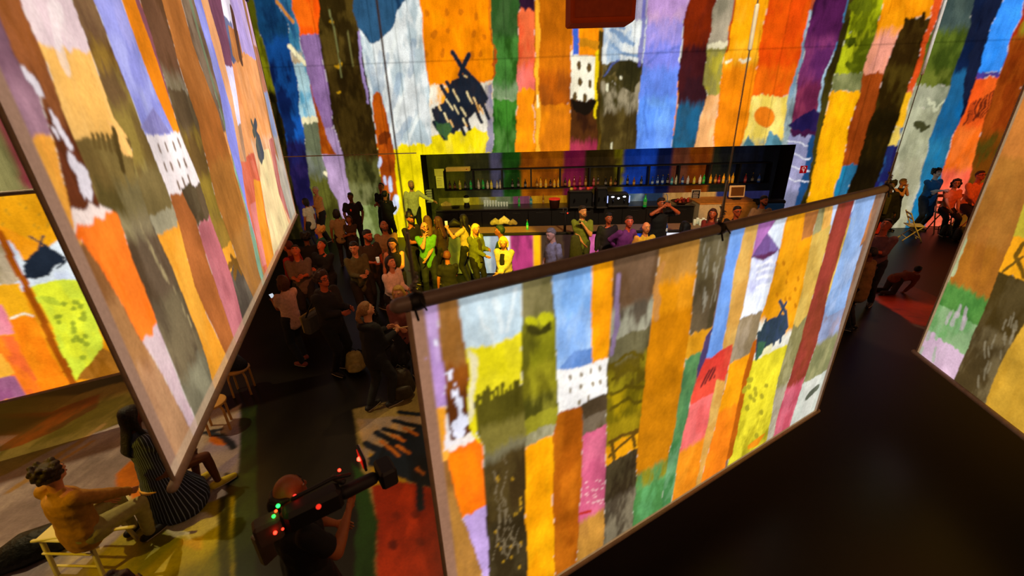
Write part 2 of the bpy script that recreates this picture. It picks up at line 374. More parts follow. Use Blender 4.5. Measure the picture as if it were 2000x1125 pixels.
    S(e7,e8,[(0,'3c5c2c/2c5020'),(60,'4a8434/2c5818'),(150,'4c7c3c/7c9468'),(195,'1e5010/3c7c24'),(240,'4c7c34/2c5c18')])
    K('b85014',[(961,0),(961,60),(963,110),(961,160)],4,3)
    S(e8,e9,[(0,'3a1c30/2c1428'),(20,'f05c30/e86838'),(118,'ec6c5c/e87468'),(175,'fc9408/f88c0c')])
    S(e9,e10,[(0,'c46808/b86008'),(55,'cc6c08/c06408'),(130,'b85808/9c4c0c'),(205,'dc7c08/cc700c')])
    K('ffb028',[(1050,0),(1050,300)],8,.8); K('fff0b8',[(1050,185),(1050,208)],3)
    S(e10,e11,[(0,'f49008'),(100,'f4efd8/ece4c8'),(196,'34180a/4c280c'),(268,'a42c4c/b43850')])
    Pg('3c64cc',[(1118,38),(1131,38),(1131,104),(1120,108)],.4); Pg('fc9606/f48c08',[(1131,36),(1170,36),(1170,108),(1150,112),(1131,106)],.6); Pg('c88010',[(1131,75),(1169,84),(1168,100),(1134,92)],1)
    K('e8c808',[(1166,105),(1165,225)],9,.8)
    for x,y in ((1131,127),(1151,132),(1133,160),(1152,164),(1123,189),(1142,191)): E('5a4420',x,y,4.3,9,.3)
    Pg('140c06',[(1116,197),(1166,197),(1160,215),(1140,224),(1120,218)],1)
    S(e11,e12,[(0,'c8881c'),(60,'6a4c0c/3c2c08')],0)
    S(e12,e13,[(0,'a49cb4/b4aab8'),(40,'dce0dc/90a8c0'),(122,'6c5c34/3c3410'),(160,'94886c/3c3414'),(205,'3c2e10/54441c')])
    Pg('2c2810/3c3418',[(1172,160),(1185,128),(1205,116),(1232,118),(1252,130),(1250,155),(1240,180),(1212,165),(1200,140)],1.2)
    E('dcd8b8',1212,151,3,3); K('d0ccac',[(1190,165),(1188,178)],5,1); K('d8d4b0',[(1195,280),(1195,290)],3)
    for p in (([(1190,60),(1240,85)]),([(1195,90),(1245,110)]),([(1188,48),(1215,60)])): K('7c98b8',p,6,2)
    K('5c5ab4',[(1258,0),(1250,110),(1248,125)],8,1,.8)
    S(e13,e14,[(0,'cca4cc/bc94cc'),(28,'9c90dc/b49cdc'),(75,'7c84e4/8c8ce4'),(120,'6888e8/5c80dc'),(180,'5c90f0/70a4f4'),(240,'5c8cec/6c9cf0')])
    K('4a64b4',[(1180,148),(1195,125),(1210,115)],4,1,.5); K('5a6cc4',[(1262,125),(1290,100),(1330,92)],6,1,.5); K('3c64bc',[(1262,170),(1266,265)],5,2,.4)
    K('f09030',[(1328,145),(1316,265)],4,.5); K('e8e4dc',[(1338,40),(1328,120)],4,1)
    S(e14,e15,[(0,'7c2408/6c200c'),(78,'401418/34141c'),(190,'1c5a80/24506c'),(262,'20485c/1c5878')])
    S(e15,e16,[(0,'a89a80/948a70'),(84,'e8dcb4'),(94,'948a44/b0a030'),(185,'e8a868/f0b478')])
    S(e16,e17,[(0,'ffa40c/fcae20'),(116,'f88a0a/f0840c')]); K('b84008',[(1436,0),(1420,100)],4); K('f8e8c0',[(1422,123),(1430,120)],4,1); K('f8e8c0',[(1448,116),(1466,112)],6,2)
    S(e17,e18,[(0,'e85408/e04808'),(120,'ec5c0c/f0680c'),(188,'f8dc74/f4d458'),(266,'d8b860/5a8a98')])
    E('f08018/e87814',1493,228,21,21,.6)
    for p in ([(1455,284),(1462,262),(1470,275),(1478,284)],[(1492,285),(1502,252),(1512,266),(1518,262),(1528,285)]): Pg('5a8c9c/44707c',p,1)
    S(e18,e19,[(0,'b8502c'),(20,'a8bcc4/7c9cb0'),(180,'6c7c80/94a4a4')],0)
    S(e19,e20,[(0,'3c1438/541c4c'),(60,'5c2458/803464'),(150,'6c2444/84304c'),(255,'a4a0c4/8c8cb0'),(360,'7c7c98')])
    S([(1656,0),(1639,67),(1611,138),(1590,240)],e21,[(0,'4088b4'),(100,'b4c8d4/90b4cc'),(215,'1c4878')],0)
    Pg('1c1440/281a48',[(1540,243),(1590,209),(1605,222),(1594,256),(1576,262),(1550,256)],.8)
    Pg('3c1438',[(1541,252),(1594,256),(1592,268),(1580,262),(1575,270),(1565,260),(1552,266)],1.5)
    for y in (275,300,325,350): K('e8e8f0',[(1540,y),(1562,y+3),(1580,y+8)],2.5,1.5)
    S(e20,e21,[(0,'4088b4'),(45,'2c2408/403810')],0)
    S([(1648,40),(1634,110),(1607,205),(1585,330),(1565,395)],[(1658,48),(1646,93),(1628,157),(1603,261),(1579,373)],[(0,'2c2408/443c10')],0)
    S(e21,e22,[(0,'a4ac10/5c6408'),(60,'b4b818/4c5408'),(145,'8c8c58/6c7040'),(178,'fcb008/f8a80c')])
    for x,y,r in ((1680,10,20),(1662,75,11),(1668,125,12),(1690,100,9)): E('3c4408/5c640c',x,y,r,r*.8,3)
    S(e22,e23,[(0,'fc9c0c/f49008'),(48,'e4947c/e09070'),(142,'8c380c/984010'),(322,'1c7ca4/28688c')])
    Pg('fc9c0c/f49008',[(1735,-60),(1850,-60),(1828,0),(1812,28),(1795,38),(1766,48),(1722,45)],1)
    S(e23,e24,[(0,'fc980c/f49008'),(38,'2c1c06/3c2a0a'),(120,'44340c/281a04'),(200,'2a1c04/1c1404'),(300,'241a06/181004')])
    K('2c1c06',[(1804,28),(1800,50)],8); K('2c1c06',[(1782,42),(1776,60)],9)
    S(e24,e25,[(0,'d84c18/e0501c'),(172,'e08c74'),(184,'fcbc18/f0b01c'),(250,'3c6c94/d8b850'),(285,'285c8c/1c2458'),(330,'2c5c84/1a1a50')])
    K('1c1648',[(1752,290),(1738,345)],10,2)
    S(e25,e26,[(0,'3c4c48/4c5c54'),(45,'5c6c20/3c4c14'),(120,'6c7428/3c4810'),(168,'a4a488/84886c'),(210,'b0b090/9c9c7c'),(300,'b8b498/a4a080')])
    K('3c3c20',[(1788,240),(1806,246)],14,3); K('cccca8',[(1843,190),(1826,215),(1815,190)],4,2)
    S(e26,e27,[(0,'101c38/141c34'),(70,'102c50/0c1c3c'),(125,'106098/1c5c88'),(260,'1470a0/246c90')])
    Pg('0c1228/141c34',[(1915,20),(1934,49),(1914,138),(1884,224),(1876,238),(1884,160),(1898,100)],1.5)
    S(e27,e28,[(0,'2c88ec/3890f4'),(140,'503c90'),(150,'e85418/f0601c'),(235,'f47428/ec6818'),(320,'f06c4c/e85c40')])
    for a in range(9): K('6c2410',[(1880+a*6,246-a*3),(1898+a*6,205-a*4)],3,2)
    S(e28,e29,[(0,'8c7c18/a02c10'),(60,'803008/94400c'),(250,'4c3c0c/6c3808')])
    S(e29,e30,[(0,'6c2c08/8c4010')]); S(e30,[(2300,0),(2150,400)],[(0,'c88018/3c5c28')])
    # panel joints of the wall cladding
    for z in (5.35,): 
        m=(abs(A.Z-z)<.013); A.c[m]*=.45
    for u in (-3.5,-1.6,-.9,.72,1.45,1.85,4.6,7.4,8.3,11.8,12.5,15.2):
        m=(abs(A.U-u)<.012)&((A.n1>.4)|(A.Z<5.35)); A.c[m]*=.5
    o=A.build('wall_back',M_wall,keep=lambda u,z:~((u>NU0)&(u<NU1)&(z<NZ)))
    tag(o,kind='structure')
build_wall()
def bands(name,P,Q,z0,z1,cols,m,parent=None,step=.05,wob=.06,kind=None,vary=None):
    L=np.linalg.norm(np.array(Q)-np.array(P)); A=Art(P,Q,z0,z1,np.linspace(0,L,int(L/step)+2),np.linspace(z0,z1,max(3,int((z1-z0)/step)+2)),wob=wob)
    x=0;tot=sum(c[0] for c in cols)
    for wd,c in cols:
        a=x/tot*L; x+=wd; b=x/tot*L+.2; A.colr(c,(A.u>=a-.1)&(A.u<b))
    o=A.build(name,m,parent)
    if kind: o['kind']=kind
    return o
# niche of the bar: back panel painted dim for shade, side cheeks, soffit
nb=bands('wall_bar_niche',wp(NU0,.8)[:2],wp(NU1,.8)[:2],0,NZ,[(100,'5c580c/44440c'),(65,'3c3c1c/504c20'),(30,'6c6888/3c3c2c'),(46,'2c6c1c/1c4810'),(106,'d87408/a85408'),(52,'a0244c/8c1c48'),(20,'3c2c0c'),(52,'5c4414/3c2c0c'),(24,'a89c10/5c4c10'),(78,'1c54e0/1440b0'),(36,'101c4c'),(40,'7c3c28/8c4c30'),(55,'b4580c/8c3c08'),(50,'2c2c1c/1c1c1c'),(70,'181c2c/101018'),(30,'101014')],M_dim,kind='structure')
M_dark=mat('charcoal_board','17130f',.7); M_blk=mat('matt_black','0b0a09',.6)
MB().box((0,0,NZ/2),(.06,.8,NZ),Matrix.Rotation(WANG,4,'Z')).build('wall_bar_left_cheek',M_dark).location=wp(NU0-.03,.42)
MB().box((0,0,NZ/2),(.06,.8,NZ),Matrix.Rotation(WANG,4,'Z')).build('wall_bar_right_cheek',M_dark).location=wp(NU1+.03,.42)
so=MB().box((0,0,0),(NU1-NU0+.1,.8,.05),Matrix.Rotation(WANG,4,'Z')).build('wall_bar_soffit',M_dark); so.location=wp((NU0+NU1)/2,.42,NZ+.03)
for n in ('wall_bar_left_cheek','wall_bar_right_cheek','wall_bar_soffit'): bpy.data.objects[n]['kind']='structure'
tr=MB().box((0,0,0),(5.2,.03,.03),Matrix.Rotation(WANG,4,'Z')).build('trim_1',mat('brushed_steel','a8a49a',.3,.8)); tr.location=wp(-.95,-.02,2.78); tr['kind']='structure'
# side walls, ceiling
lw=bands('wall_left',(-16,-4),(-16,15.5),0,8,[(1,'6c6434/8c8050'),(.7,'8c3c38'),(1.2,'fc7808/e86408'),(1,'6a6238/847a48'),(.5,'7c2c34'),(1,'c86c10'),(1,'2c4c6c'),(1,'6a6238/807848'),(.5,'7a3038/8c3c40'),(1,'d8a020'),(.6,'5c3c14'),(.35,'fc7808/d86408'),(.75,'6a6238/8c8450'),(.6,'7c2c34/8c3c40')],M_wall,step=.12,wob=.15,kind='structure')
rwx=19.0; ry=wp(23.6)[1]
rw=bands('wall_right',(rwx,ry),(rwx,-4),0,8,[(1,'c88018'),(1,'3c5c28'),(1,'1c4878'),(1,'e86c18'),(1,'5c3c14'),(1,'a89c80')],M_wall,step=.15,wob=.15,kind='structure')
ce=MB().box((1.5,5.5,8.05),(36,22,.1)).build('ceiling',M_blk); ce['kind']='structure'
# extend the back wall beyond the art to both corners
for n,a,b in (('wall_back_left_end',-11.5,-6.5),):
    o=bands(n,wp(a)[:2],wp(b)[:2],0,8,[(1,'5c580c/44440c'),(1,'c86c10/a85408'),(1,'1c4878'),(1,'8c380c')],M_wall,step=.1,wob=.1,kind='structure')
# ------------------------------------------------------------------ floor
def build_floor():
    us=np.unique(np.concatenate([np.linspace(-16,-7,14),np.arange(-7,1,.018),np.linspace(1,19,28)])); us=np.unique(np.concatenate([us,np.arange(6.2,9.2,.04)]))
    zs=np.unique(np.concatenate([np.linspace(-4,1.2,9),np.arange(1.2,5.4,.018),np.arange(5.4,8,.04),np.linspace(8,15.6,10)]))
    A=Art((0,0),(1,0),0,1,us,zs,wob=.05,floor=True); S,Pg,K,E=A.S,A.Pg,A.K,A.E
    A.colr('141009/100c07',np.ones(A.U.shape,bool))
    # projected light painted into the floor colour, lower left
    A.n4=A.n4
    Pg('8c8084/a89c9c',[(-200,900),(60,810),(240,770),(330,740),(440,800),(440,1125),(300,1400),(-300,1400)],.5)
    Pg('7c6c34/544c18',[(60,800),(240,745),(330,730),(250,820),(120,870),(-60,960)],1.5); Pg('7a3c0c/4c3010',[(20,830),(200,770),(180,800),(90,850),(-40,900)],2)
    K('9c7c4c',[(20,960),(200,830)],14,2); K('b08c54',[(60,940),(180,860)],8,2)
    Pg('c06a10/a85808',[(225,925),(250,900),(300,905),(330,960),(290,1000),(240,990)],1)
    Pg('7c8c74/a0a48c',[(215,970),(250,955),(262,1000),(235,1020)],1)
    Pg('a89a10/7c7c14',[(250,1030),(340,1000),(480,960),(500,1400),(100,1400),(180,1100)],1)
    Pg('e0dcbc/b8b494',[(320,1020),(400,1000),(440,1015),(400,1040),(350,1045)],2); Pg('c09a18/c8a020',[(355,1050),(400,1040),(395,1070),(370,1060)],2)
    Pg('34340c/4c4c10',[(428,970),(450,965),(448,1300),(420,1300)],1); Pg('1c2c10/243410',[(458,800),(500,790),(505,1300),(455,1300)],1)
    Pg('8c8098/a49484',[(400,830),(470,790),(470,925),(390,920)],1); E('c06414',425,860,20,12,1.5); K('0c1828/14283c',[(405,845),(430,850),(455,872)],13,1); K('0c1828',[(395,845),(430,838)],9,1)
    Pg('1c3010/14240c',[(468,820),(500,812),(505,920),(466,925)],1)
    # projected patch behind the big screen, painted into the colour, centre
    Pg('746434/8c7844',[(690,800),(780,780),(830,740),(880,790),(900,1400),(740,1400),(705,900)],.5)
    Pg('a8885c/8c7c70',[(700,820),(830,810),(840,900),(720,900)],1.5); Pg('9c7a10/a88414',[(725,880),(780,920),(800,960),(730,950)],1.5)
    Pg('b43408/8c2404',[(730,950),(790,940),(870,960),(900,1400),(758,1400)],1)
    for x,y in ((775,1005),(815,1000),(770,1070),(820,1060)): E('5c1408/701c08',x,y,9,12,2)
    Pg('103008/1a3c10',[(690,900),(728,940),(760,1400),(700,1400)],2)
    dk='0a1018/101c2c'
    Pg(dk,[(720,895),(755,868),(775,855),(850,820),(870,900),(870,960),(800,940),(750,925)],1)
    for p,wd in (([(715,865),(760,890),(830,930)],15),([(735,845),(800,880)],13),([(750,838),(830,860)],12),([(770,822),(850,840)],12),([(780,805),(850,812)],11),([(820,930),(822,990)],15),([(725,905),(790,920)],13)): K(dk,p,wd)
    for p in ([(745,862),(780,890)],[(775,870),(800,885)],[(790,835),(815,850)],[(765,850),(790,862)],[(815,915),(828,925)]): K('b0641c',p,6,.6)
    # red projected patch beside the kneeling child, painted in
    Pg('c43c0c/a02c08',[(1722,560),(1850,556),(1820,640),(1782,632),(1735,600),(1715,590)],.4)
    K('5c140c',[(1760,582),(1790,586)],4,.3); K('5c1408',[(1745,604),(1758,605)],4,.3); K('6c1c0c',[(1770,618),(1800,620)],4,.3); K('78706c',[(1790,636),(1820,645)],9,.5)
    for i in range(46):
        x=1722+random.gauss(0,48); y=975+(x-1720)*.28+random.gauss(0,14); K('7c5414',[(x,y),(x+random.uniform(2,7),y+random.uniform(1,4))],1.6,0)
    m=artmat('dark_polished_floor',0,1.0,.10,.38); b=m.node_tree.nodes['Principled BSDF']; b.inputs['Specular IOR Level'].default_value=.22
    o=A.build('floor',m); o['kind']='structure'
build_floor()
# ------------------------------------------------------------------ hanging screens
M_pole=mat('brown_grey_roller_tube','74645a',.5,.0); M_hem=mat('screen_hem_webbing','a48c74',.6); M_wire=mat('steel_wire','8c8478',.35,.7); M_glint=mat('wire_glint_white','f4ecd8',.6,emit=0.)
def screen(name,label,cat,P,Q,z0,z1,nu,nz,paint,wob,group,wires,rail=.055,ks=1.,glint=None):
    P=np.array(P);Q=np.array(Q); L=np.linalg.norm(Q-P); ang=math.atan2(*(Q-P)[::-1])
    root=empty(name,(P[0],P[1],z0),0,label,cat,group)
    A=Art(P,Q,z0,z1,np.linspace(0,L,nu),np.linspace(z0,z1,nz),wob=wob[0],blot=wob[1]); paint(A,L)
    loc=Vector((P[0],P[1],z0))
    o=A.build('projection_cloth',M_screen,root); o.matrix_parent_inverse=Matrix.Translation(-loc)
    t=Vector(((Q-P)[0]/L,(Q-P)[1]/L,0))
    for nm,z,r in (('top_tube',z1+rail*.6,rail),('bottom_tube',z0-rail*.3,rail*.62)):
        b=MB().tube([Vector((0,0,z-z0))-t*.04,Vector((0,0,z-z0))+t*(L+.04)],r,14).build(nm,M_pole if nm=='top_tube' else M_hem,root,True)
    for nm,u in (('side_hem',0),('side_hem',L)):
        MB().tube([t*u+Vector((0,0,.0)),t*u+Vector((0,0,z1-z0))],.012,8).build(nm,M_hem,root,True)
    for u in wires:
        b=t*u+Vector((0,0,z1-z0+rail*.6))
        MB().tube([b+Vector((0,0,.28)),b+Vector((0,0,7.9-z1))],.004,6).build('suspension_wire',M_wire,root,True)
        zz=glint.get(round(u,2),(1.75,2.3)) if glint else (1.75,2.3)
        MB().tube([b+Vector((0,0,zz[0])),b+Vector((0,0,zz[1]))],.011,8).build('wire_glint',M_glint,root,True)  # thicker white piece stands in for the light streak on the wire
        k=MB()
        for a in range(8):
            k.tube([b+ks*Vector((.04*math.cos(a),.04*math.sin(a),.04+a*.03)),b+ks*Vector((.035*math.cos(a+2),.035*math.sin(a+2),.07+a*.03))],.01*ks,6)
        k.tube([b+Vector((0,0,.05)),b+Vector((0,0,.3))],.009,6)
        k.build('shackle',M_wire,root,True)
        ck=MB().tube([b-t*.02*ks,b+t*.02*ks],rail*1.2,12)
        ck.tube([b+ks*Vector((-.02,-.06,.05)),b+ks*Vector((.02,-.09,-.13))],.013*ks,6); ck.tube([b+ks*Vector((.05,-.05,.04)),b+ks*Vector((.1,-.09,-.04))],.01*ks,6)
        ck.build('clamp',M_blk,root,True)
    return root
def vec2(p): return (p.x,p.y)
def paintC(A,L):
    S,Pg,K,E=A.S,A.Pg,A.K,A.E
    A.colr('8c6850/7c5c48',np.ones(A.U.shape,bool))
    a0=[(800,612),(835,800),(880,1125)]; a1=[(854,608),(859,670),(867,727),(872,790),(875,900),(902,1008),(944,1125)]
    S(a0,a1,[(595,'c4a0d0/b088c0'),(795,'f4a838/ec9c28'),(903,'8c5c28/74481c'),(950,'a87434/b47c34')])
    E('e8e4f0',852,668,4,7); 
    a2=[(895,592),(911,675),(915,748),(924,830),(945,870),(947,1000),(957,1140)]
    S(a1,a2,[(595,'a06c34/946028'),(700,'8c4c14/7c4010'),(752,'70380c/603010'),(852,'e8dcd0'),(868,'fc7c0c/f87010'),(1000,'c4a4dc/b898d0')])
    for x,y,rx,ry in ((878,732,4,11),(885,768,3,8),(893,775,4,16),(900,790,5,16),(903,822,10,18),(893,830,12,10),(886,752,2,4),(896,845,12,12),(878,842,3,5),(870,730,2,3),(868,765,2,3),(912,818,7,12)): E('e4e4f4',x,y,rx,ry,1.2)
    Pg('e4dcdc',[(874,800),(880,862),(920,858),(885,870),(868,880)],1)
    a3=[(1017,561),(1017,650),(1022,750),(1026,852),(1028,1008),(1030,1130)]
    S(a2,a3,[(550,'d0e0e4/bccfd8'),(668,'ecdc18/e4d420'),(772,'6c6010/544c14'),(815,'5c5414/7c7030'),(862,'8c805c/746c50'),(878,'3c2c14/4c3c1c'),(1000,'443820/342814')])
    for p in ([(935,600),(960,670)],[(970,590),(975,640)],[(1000,570),(985,640)]): K('f0f4f0',p,8,2.5,.5)
    Pg('ecdc18/e0d018',[(913,740),(930,760),(932,850),(945,870),(920,850)],1)
    Pg('e8dcac',[(915,680),(930,700),(928,800),(920,830)],1.5)
    for i in range(9): K('544c14',[(938+i*9,800),(936+i*9,770-i*1.5-(i%3)*6)],7,1)
    K('4c4410',[(1011,790),(1012,745)],8); K('5c5414',[(937,850),(930,785)],6)
    for i in range(16): E('b0841c',random.uniform(960,1020),random.uniform(895,1110),2,4,3)
    for i in range(14): K('7c6c50',[(random.uniform(955,1020),random.uniform(890,1100))]*1+[(random.uniform(955,1020),random.uniform(1000,1100))],1.5,3)
    a4=[(1080,550),(1085,670),(1092,800),(1080,852),(1081,1008),(1084,1100)]
    S(a3,a4,[(540,'6c6438/84794c'),(612,'8c8818/5c5814'),(700,'948c1c/6c6414'),(760,'8c8428/4c4814'),(805,'a49c28/8c8420'),(838,'b4ac88/8c8460'),(862,'fcac0c/f49c08')])
    E('b4b014',1038,628,14,9,1); E('b8b418',1066,622,14,14,1); Pg('3c3810',[(1026,640),(1045,632),(1058,640),(1072,630),(1076,645),(1050,655),(1028,652)],1.5)
    a5=[(1156,535),(1155,633),(1155,705),(1137,795),(1138,904),(1129,1050),(1125,1130)]
    S(a4,a5,[(530,'94bcec/7caae4'),(600,'a4c4ec/88b0e8'),(708,'f8f4ec'),(795,'bc6410/a8540c')])
    a6=[(1199,520),(1191,670),(1184,720),(1184,826),(1182,982),(1180,1060)]
    S(a5,a6,[(515,'fca40c/f4980c'),(706,'f8f4ec'),(782,'5c4c30/70604c'),(842,'dc6c88/c85878'),(1000,'c88c38/b47c34')])
    Pg('5c84c4/6c90cc',[(1091,722),(1124,684),(1156,679),(1157,708),(1120,722)],.6)
    Pg('f8f4ec/f0ece8',[(1092,728),(1120,720),(1184,700),(1184,768),(1138,792),(1095,802)],.5)
    for x,y in ((1114,738),(1135,732),(1154,724),(1171,720),(1114,764),(1134,756),(1157,750),(1172,746),(1132,786),(1148,778)): E('8c7c60',x,y,3,6,.5)
    Pg('6c5c40/4c3c28',[(1134,792),(1150,782),(1184,770),(1184,800),(1140,820)],1)
    K('b42c1c',[(1134,1003),(1155,998)],5,1)
    for i in range(20): x=random.uniform(1140,1178); y=random.uniform(930,985); K('f0b8b8',[(x,y),(x+4,y-2)],2,1)
    a7=[(1284,505),(1276,588),(1265,682),(1256,781),(1248,836),(1237,1010),(1233,1050)]
    S(a6,a7,[(500,'70543c/64482f'),(585,'5c5040/a09c84'),(650,'4c4428/6c6444'),(690,'8c7c14/5c4c10'),(760,'a4880c/70600c'),(810,'8c7410/a88c14'),(858,'f8a810/f0a010'),(892,'342818/4c4028'),(960,'4c4030/7c7058')])
    K('8c7494',[(1208,540),(1204,640),(1195,690)],9,1)
    for y in (700,730,760,790): K('5c4c0c',[(1192,y+12),(1225,y-8),(1256,y-2)],7,3)
    for p in ([(1190,862),(1248,838)],[(1192,890),(1246,842)],[(1196,862),(1200,895)],[(1235,845),(1240,872)]): K('6c4c14',p,6,1)
    a8=[(1369,469),(1356,560),(1347,648),(1336,715),(1317,836),(1305,890),(1295,960),(1292,1000)]
    S(a7,a8,[(480,'bc8438/b47c30'),(535,'e09018/d8880c'),(600,'cc7c08/c07408'),(760,'d4820c/c4780c'),(905,'8c8420/5c8c4c'),(938,'5c9c5c/4c8444')])
    K('bc8040',[(1290,520),(1282,620)],14,3)
    a9=[(1427,453),(1413,527),(1391,640),(1376,690),(1361,720),(1353,770),(1325,891),(1316,960)]
    S(a8,a9,[(450,'5c5034/6c6044'),(530,'4c4028/605038'),(647,'dc9820/d08c18'),(692,'4c7c4c/5c8c54'),(850,'6c9c6c/447c44')])
    for i in range(22): x=random.uniform(1375,1415); y=random.uniform(470,590); K('a8a08c',[(x,y),(x-3,y+20)],2.5,1,.45)
    a10=[(1440,450),(1418,560),(1395,660),(1372,740),(1355,770)]
    Pg('3c3054/4c3c64',[(1378,660),(1393,636),(1396,660),(1378,735),(1358,768),(1362,720)],.8)
    a10=[(1455,445),(1435,533),(1410,690),(1425,680),(1419,742),(1397,830),(1375,919),(1372,935)]
    S([(1430,452),(1415,530),(1393,640),(1378,700),(1361,740),(1353,770),(1325,891),(1316,960)],[(1455,445),(1435,533),(1428,600),(1428,676),(1415,742),(1393,830),(1370,925)],[(440,'7ca8ec/6c98e0'),(690,'e44c38/d43c30'),(775,'f0706c/ec6460'),(858,'f49420/ec8818')])
    Pg('7ca8ec/6c98e0',[(1427,453),(1455,445),(1435,533),(1410,684),(1386,700),(1392,645)],.4)
    for i in range(9): K('6c2424',[(1370+i*8,755-i*6),(1385+i*7,725-i*6)],3.5,1)
    b1=[(1482,439),(1468,505),(1452,604),(1430,680)]
    S([(1455,445),(1435,533),(1410,684)],b1,[(430,'dcac58/d49c48')])
    Pg('e04c38/d43c30',[(1400,690),(1430,672),(1428,700),(1415,745),(1395,740)],.8)
    b2=[(1515,431),(1523,470),(1519,500),(1508,560),(1488,615),(1468,692),(1450,780),(1418,905)]
    b1b=b1+[(1419,742),(1397,830),(1372,925)]
    S(b1b,b2,[(420,'b070b4/a464a4'),(495,'b4b4dc/dce0f4'),(555,'ccd0ec/e8ecf4'),(615,'a89478/8c7858'),(700,'fca414/f49c10'),(788,'fc8818/f48018')])
    for y in (515,528,541,556): K('f8f8fc',[(1478,y+4),(1508,y-3)],3,1.5)
    Pg('6c4c84/7c64a0',[(1466,505),(1482,480),(1499,456),(1512,470),(1522,487),(1512,494)],.6); Pg('5c2c50',[(1466,503),(1518,490),(1505,503),(1490,508),(1475,506)],1)
    Pg('e8ecf4/dce4f0',[(1516,431),(1541,424),(1528,480),(1522,486),(1500,455)],.5)
    Pg('7ca0c0/9cb4cc',[(1541,424),(1575,415),(1566,465),(1530,485),(1528,480)],.6)
    b3=[(1587,461),(1568,560),(1551,626),(1520,740),(1500,847),(1485,900)]
    S([(1523,486),(1508,560),(1488,615),(1468,692),(1450,780),(1430,870)],b3,[(475,'f4a418/ec9814'),(600,'f0a018/e8e8d8'),(655,'e8e4d4/e0d8a8'),(690,'ecdc30/dccc28'),(800,'e8d830/b8a820')])
    Pg('f4a418/e89810',[(1523,492),(1587,461),(1578,510),(1568,560),(1551,626),(1500,640),(1492,605)],.5)
    Pg('bc7840/b47038',[(1573,415),(1612,404),(1604,450),(1588,460),(1566,468)],.8)
    K('b85c10',[(1474,672),(1455,745),(1425,890)],10,.6); 
    for i in range(14): E('a89c24',random.uniform(1450,1500),random.uniform(740,860),4,6,1)
    for i in range(10): E('c87c10',random.uniform(1515,1570),random.uniform(500,600),2.5,5,1)
    fk='34445c/2c3c44'
    Pg(fk,[(1492,630),(1508,622),(1525,614),(1537,618),(1535,650),(1520,664),(1505,672),(1490,680),(1478,690),(1482,655)],1)
    for p,wd in (([(1523,588),(1535,612)],4.5),([(1535,592),(1518,622)],4.5),([(1534,610),(1537,640)],5),([(1482,650),(1478,700)],6),([(1515,630),(1512,672)],4),([(1528,640),(1524,668)],4),([(1496,625),(1492,645)],4)): K(fk,p,wd)
    Pg('3c6448',[(1480,670),(1495,668),(1488,690),(1476,705)],1)
    b4=[(1595,610),(1573,626),(1546,726),(1507,847),(1495,895)]
    S(b3,[(1598,560),(1579,610),(1560,680),(1546,726),(1520,810),(1507,860)],[(560,'8c8454/a49c6c'),(750,'a89c84/bcb49c')])
    b5=[(1645,425),(1612,599),(1595,671),(1568,748),(1546,819),(1535,860)]
    Pg('d8b458/d0a84c',[(1604,450),(1612,404),(1678,384),(1672,434),(1656,505),(1634,560),(1612,599),(1585,605),(1558,640),(1549,632),(1568,560),(1587,461)],.8)
    Pg('fcc060/c88c38',[(1612,404),(1630,398),(1620,440),(1606,450)],1)
    Pg('c8d8f8/b4c8f0',[(1628,398),(1690,379),(1684,418),(1650,432),(1622,440)],1)
    for i in range(8): K('b89038' if i%2 else 'c8d8f8',[(1626+i*7,436-i*2),(1623+i*7,452-i*3)],3,1)
    K('8088b8',[(1640,428),(1680,415)],6,2)
    Pg('b87848/c08050',[(1690,379),(1712,374),(1690,470),(1662,500),(1668,450),(1684,418)],.8)
    K('ece0d0',[(1686,425),(1668,480)],3,1)
    S([(1579,608),(1560,680),(1546,726),(1520,810),(1505,870)],[(1620,560),(1612,599),(1595,671),(1568,748),(1546,819),(1535,870)],[(595,'8c3c28/983c30'),(745,'c05060/cc6474')])
    b7=[(1680,480),(1660,560),(1640,640),(1620,720),(1592,800),(1585,830)]
    S([(1640,500),(1612,599),(1595,671),(1568,748),(1546,819),(1530,880)],b7,[(490,'8cacdc/9cb8e0'),(595,'94a0c4/9c94a8'),(655,'9c9868/848458'),(735,'d4d4c8/c0c4b8')])
    Pg('8cacdc/a4bce4',[(1634,560),(1656,505),(1664,494),(1684,480),(1668,530),(1650,600),(1615,620),(1612,599)],1)
    K('5c6050',[(1578,775),(1595,758)],8,1.5); 
    Pg('e88c18',[(1460,870),(1495,845),(1480,870),(1460,880)],1)
    # hem margins of the cloth
    m=(A.U>L-.07); A.c[m]=hexlin('8c7460'); m=(A.U<.075)&(A.n2<.8); A.c[m]=hexlin('946c54'); m=A.Z>A.zs[-1]-.05; A.c[m]*=.6
    m=A.Z<A.zs[0]+.035; A.c[m]=hexlin('8c6c48')
zc=.8
c0=on(889,1257,zc); c1=on(1595,803,zc)
def topz(p,px,py):
    d=ray(px,py); return CAMH+d[2]*math.hypot(p.x,p.y)/math.hypot(d[0],d[1])
ztC=(topz(c0,785,603)+topz(c1,1728,372))/2
print('center screen',c0,c1,ztC,topz(c0,785,603),topz(c1,1728,372))
LC=(c1-c0).length
_d=ray(1405,448); _n=np.array([-(c1-c0).y,(c1-c0).x]); _k=np.dot(_n,np.array([c0.x,c0.y]))/np.dot(_n,_d[:2]); _uc=math.hypot(_k*_d[0]-c0.x,_k*_d[1]-c0.y)
_pu=c0+(c1-c0).normalized()*_uc; _pr=c1; print('glints',_pu,topz(_pu,1464,60),_pr,topz(_pr,1830,60))
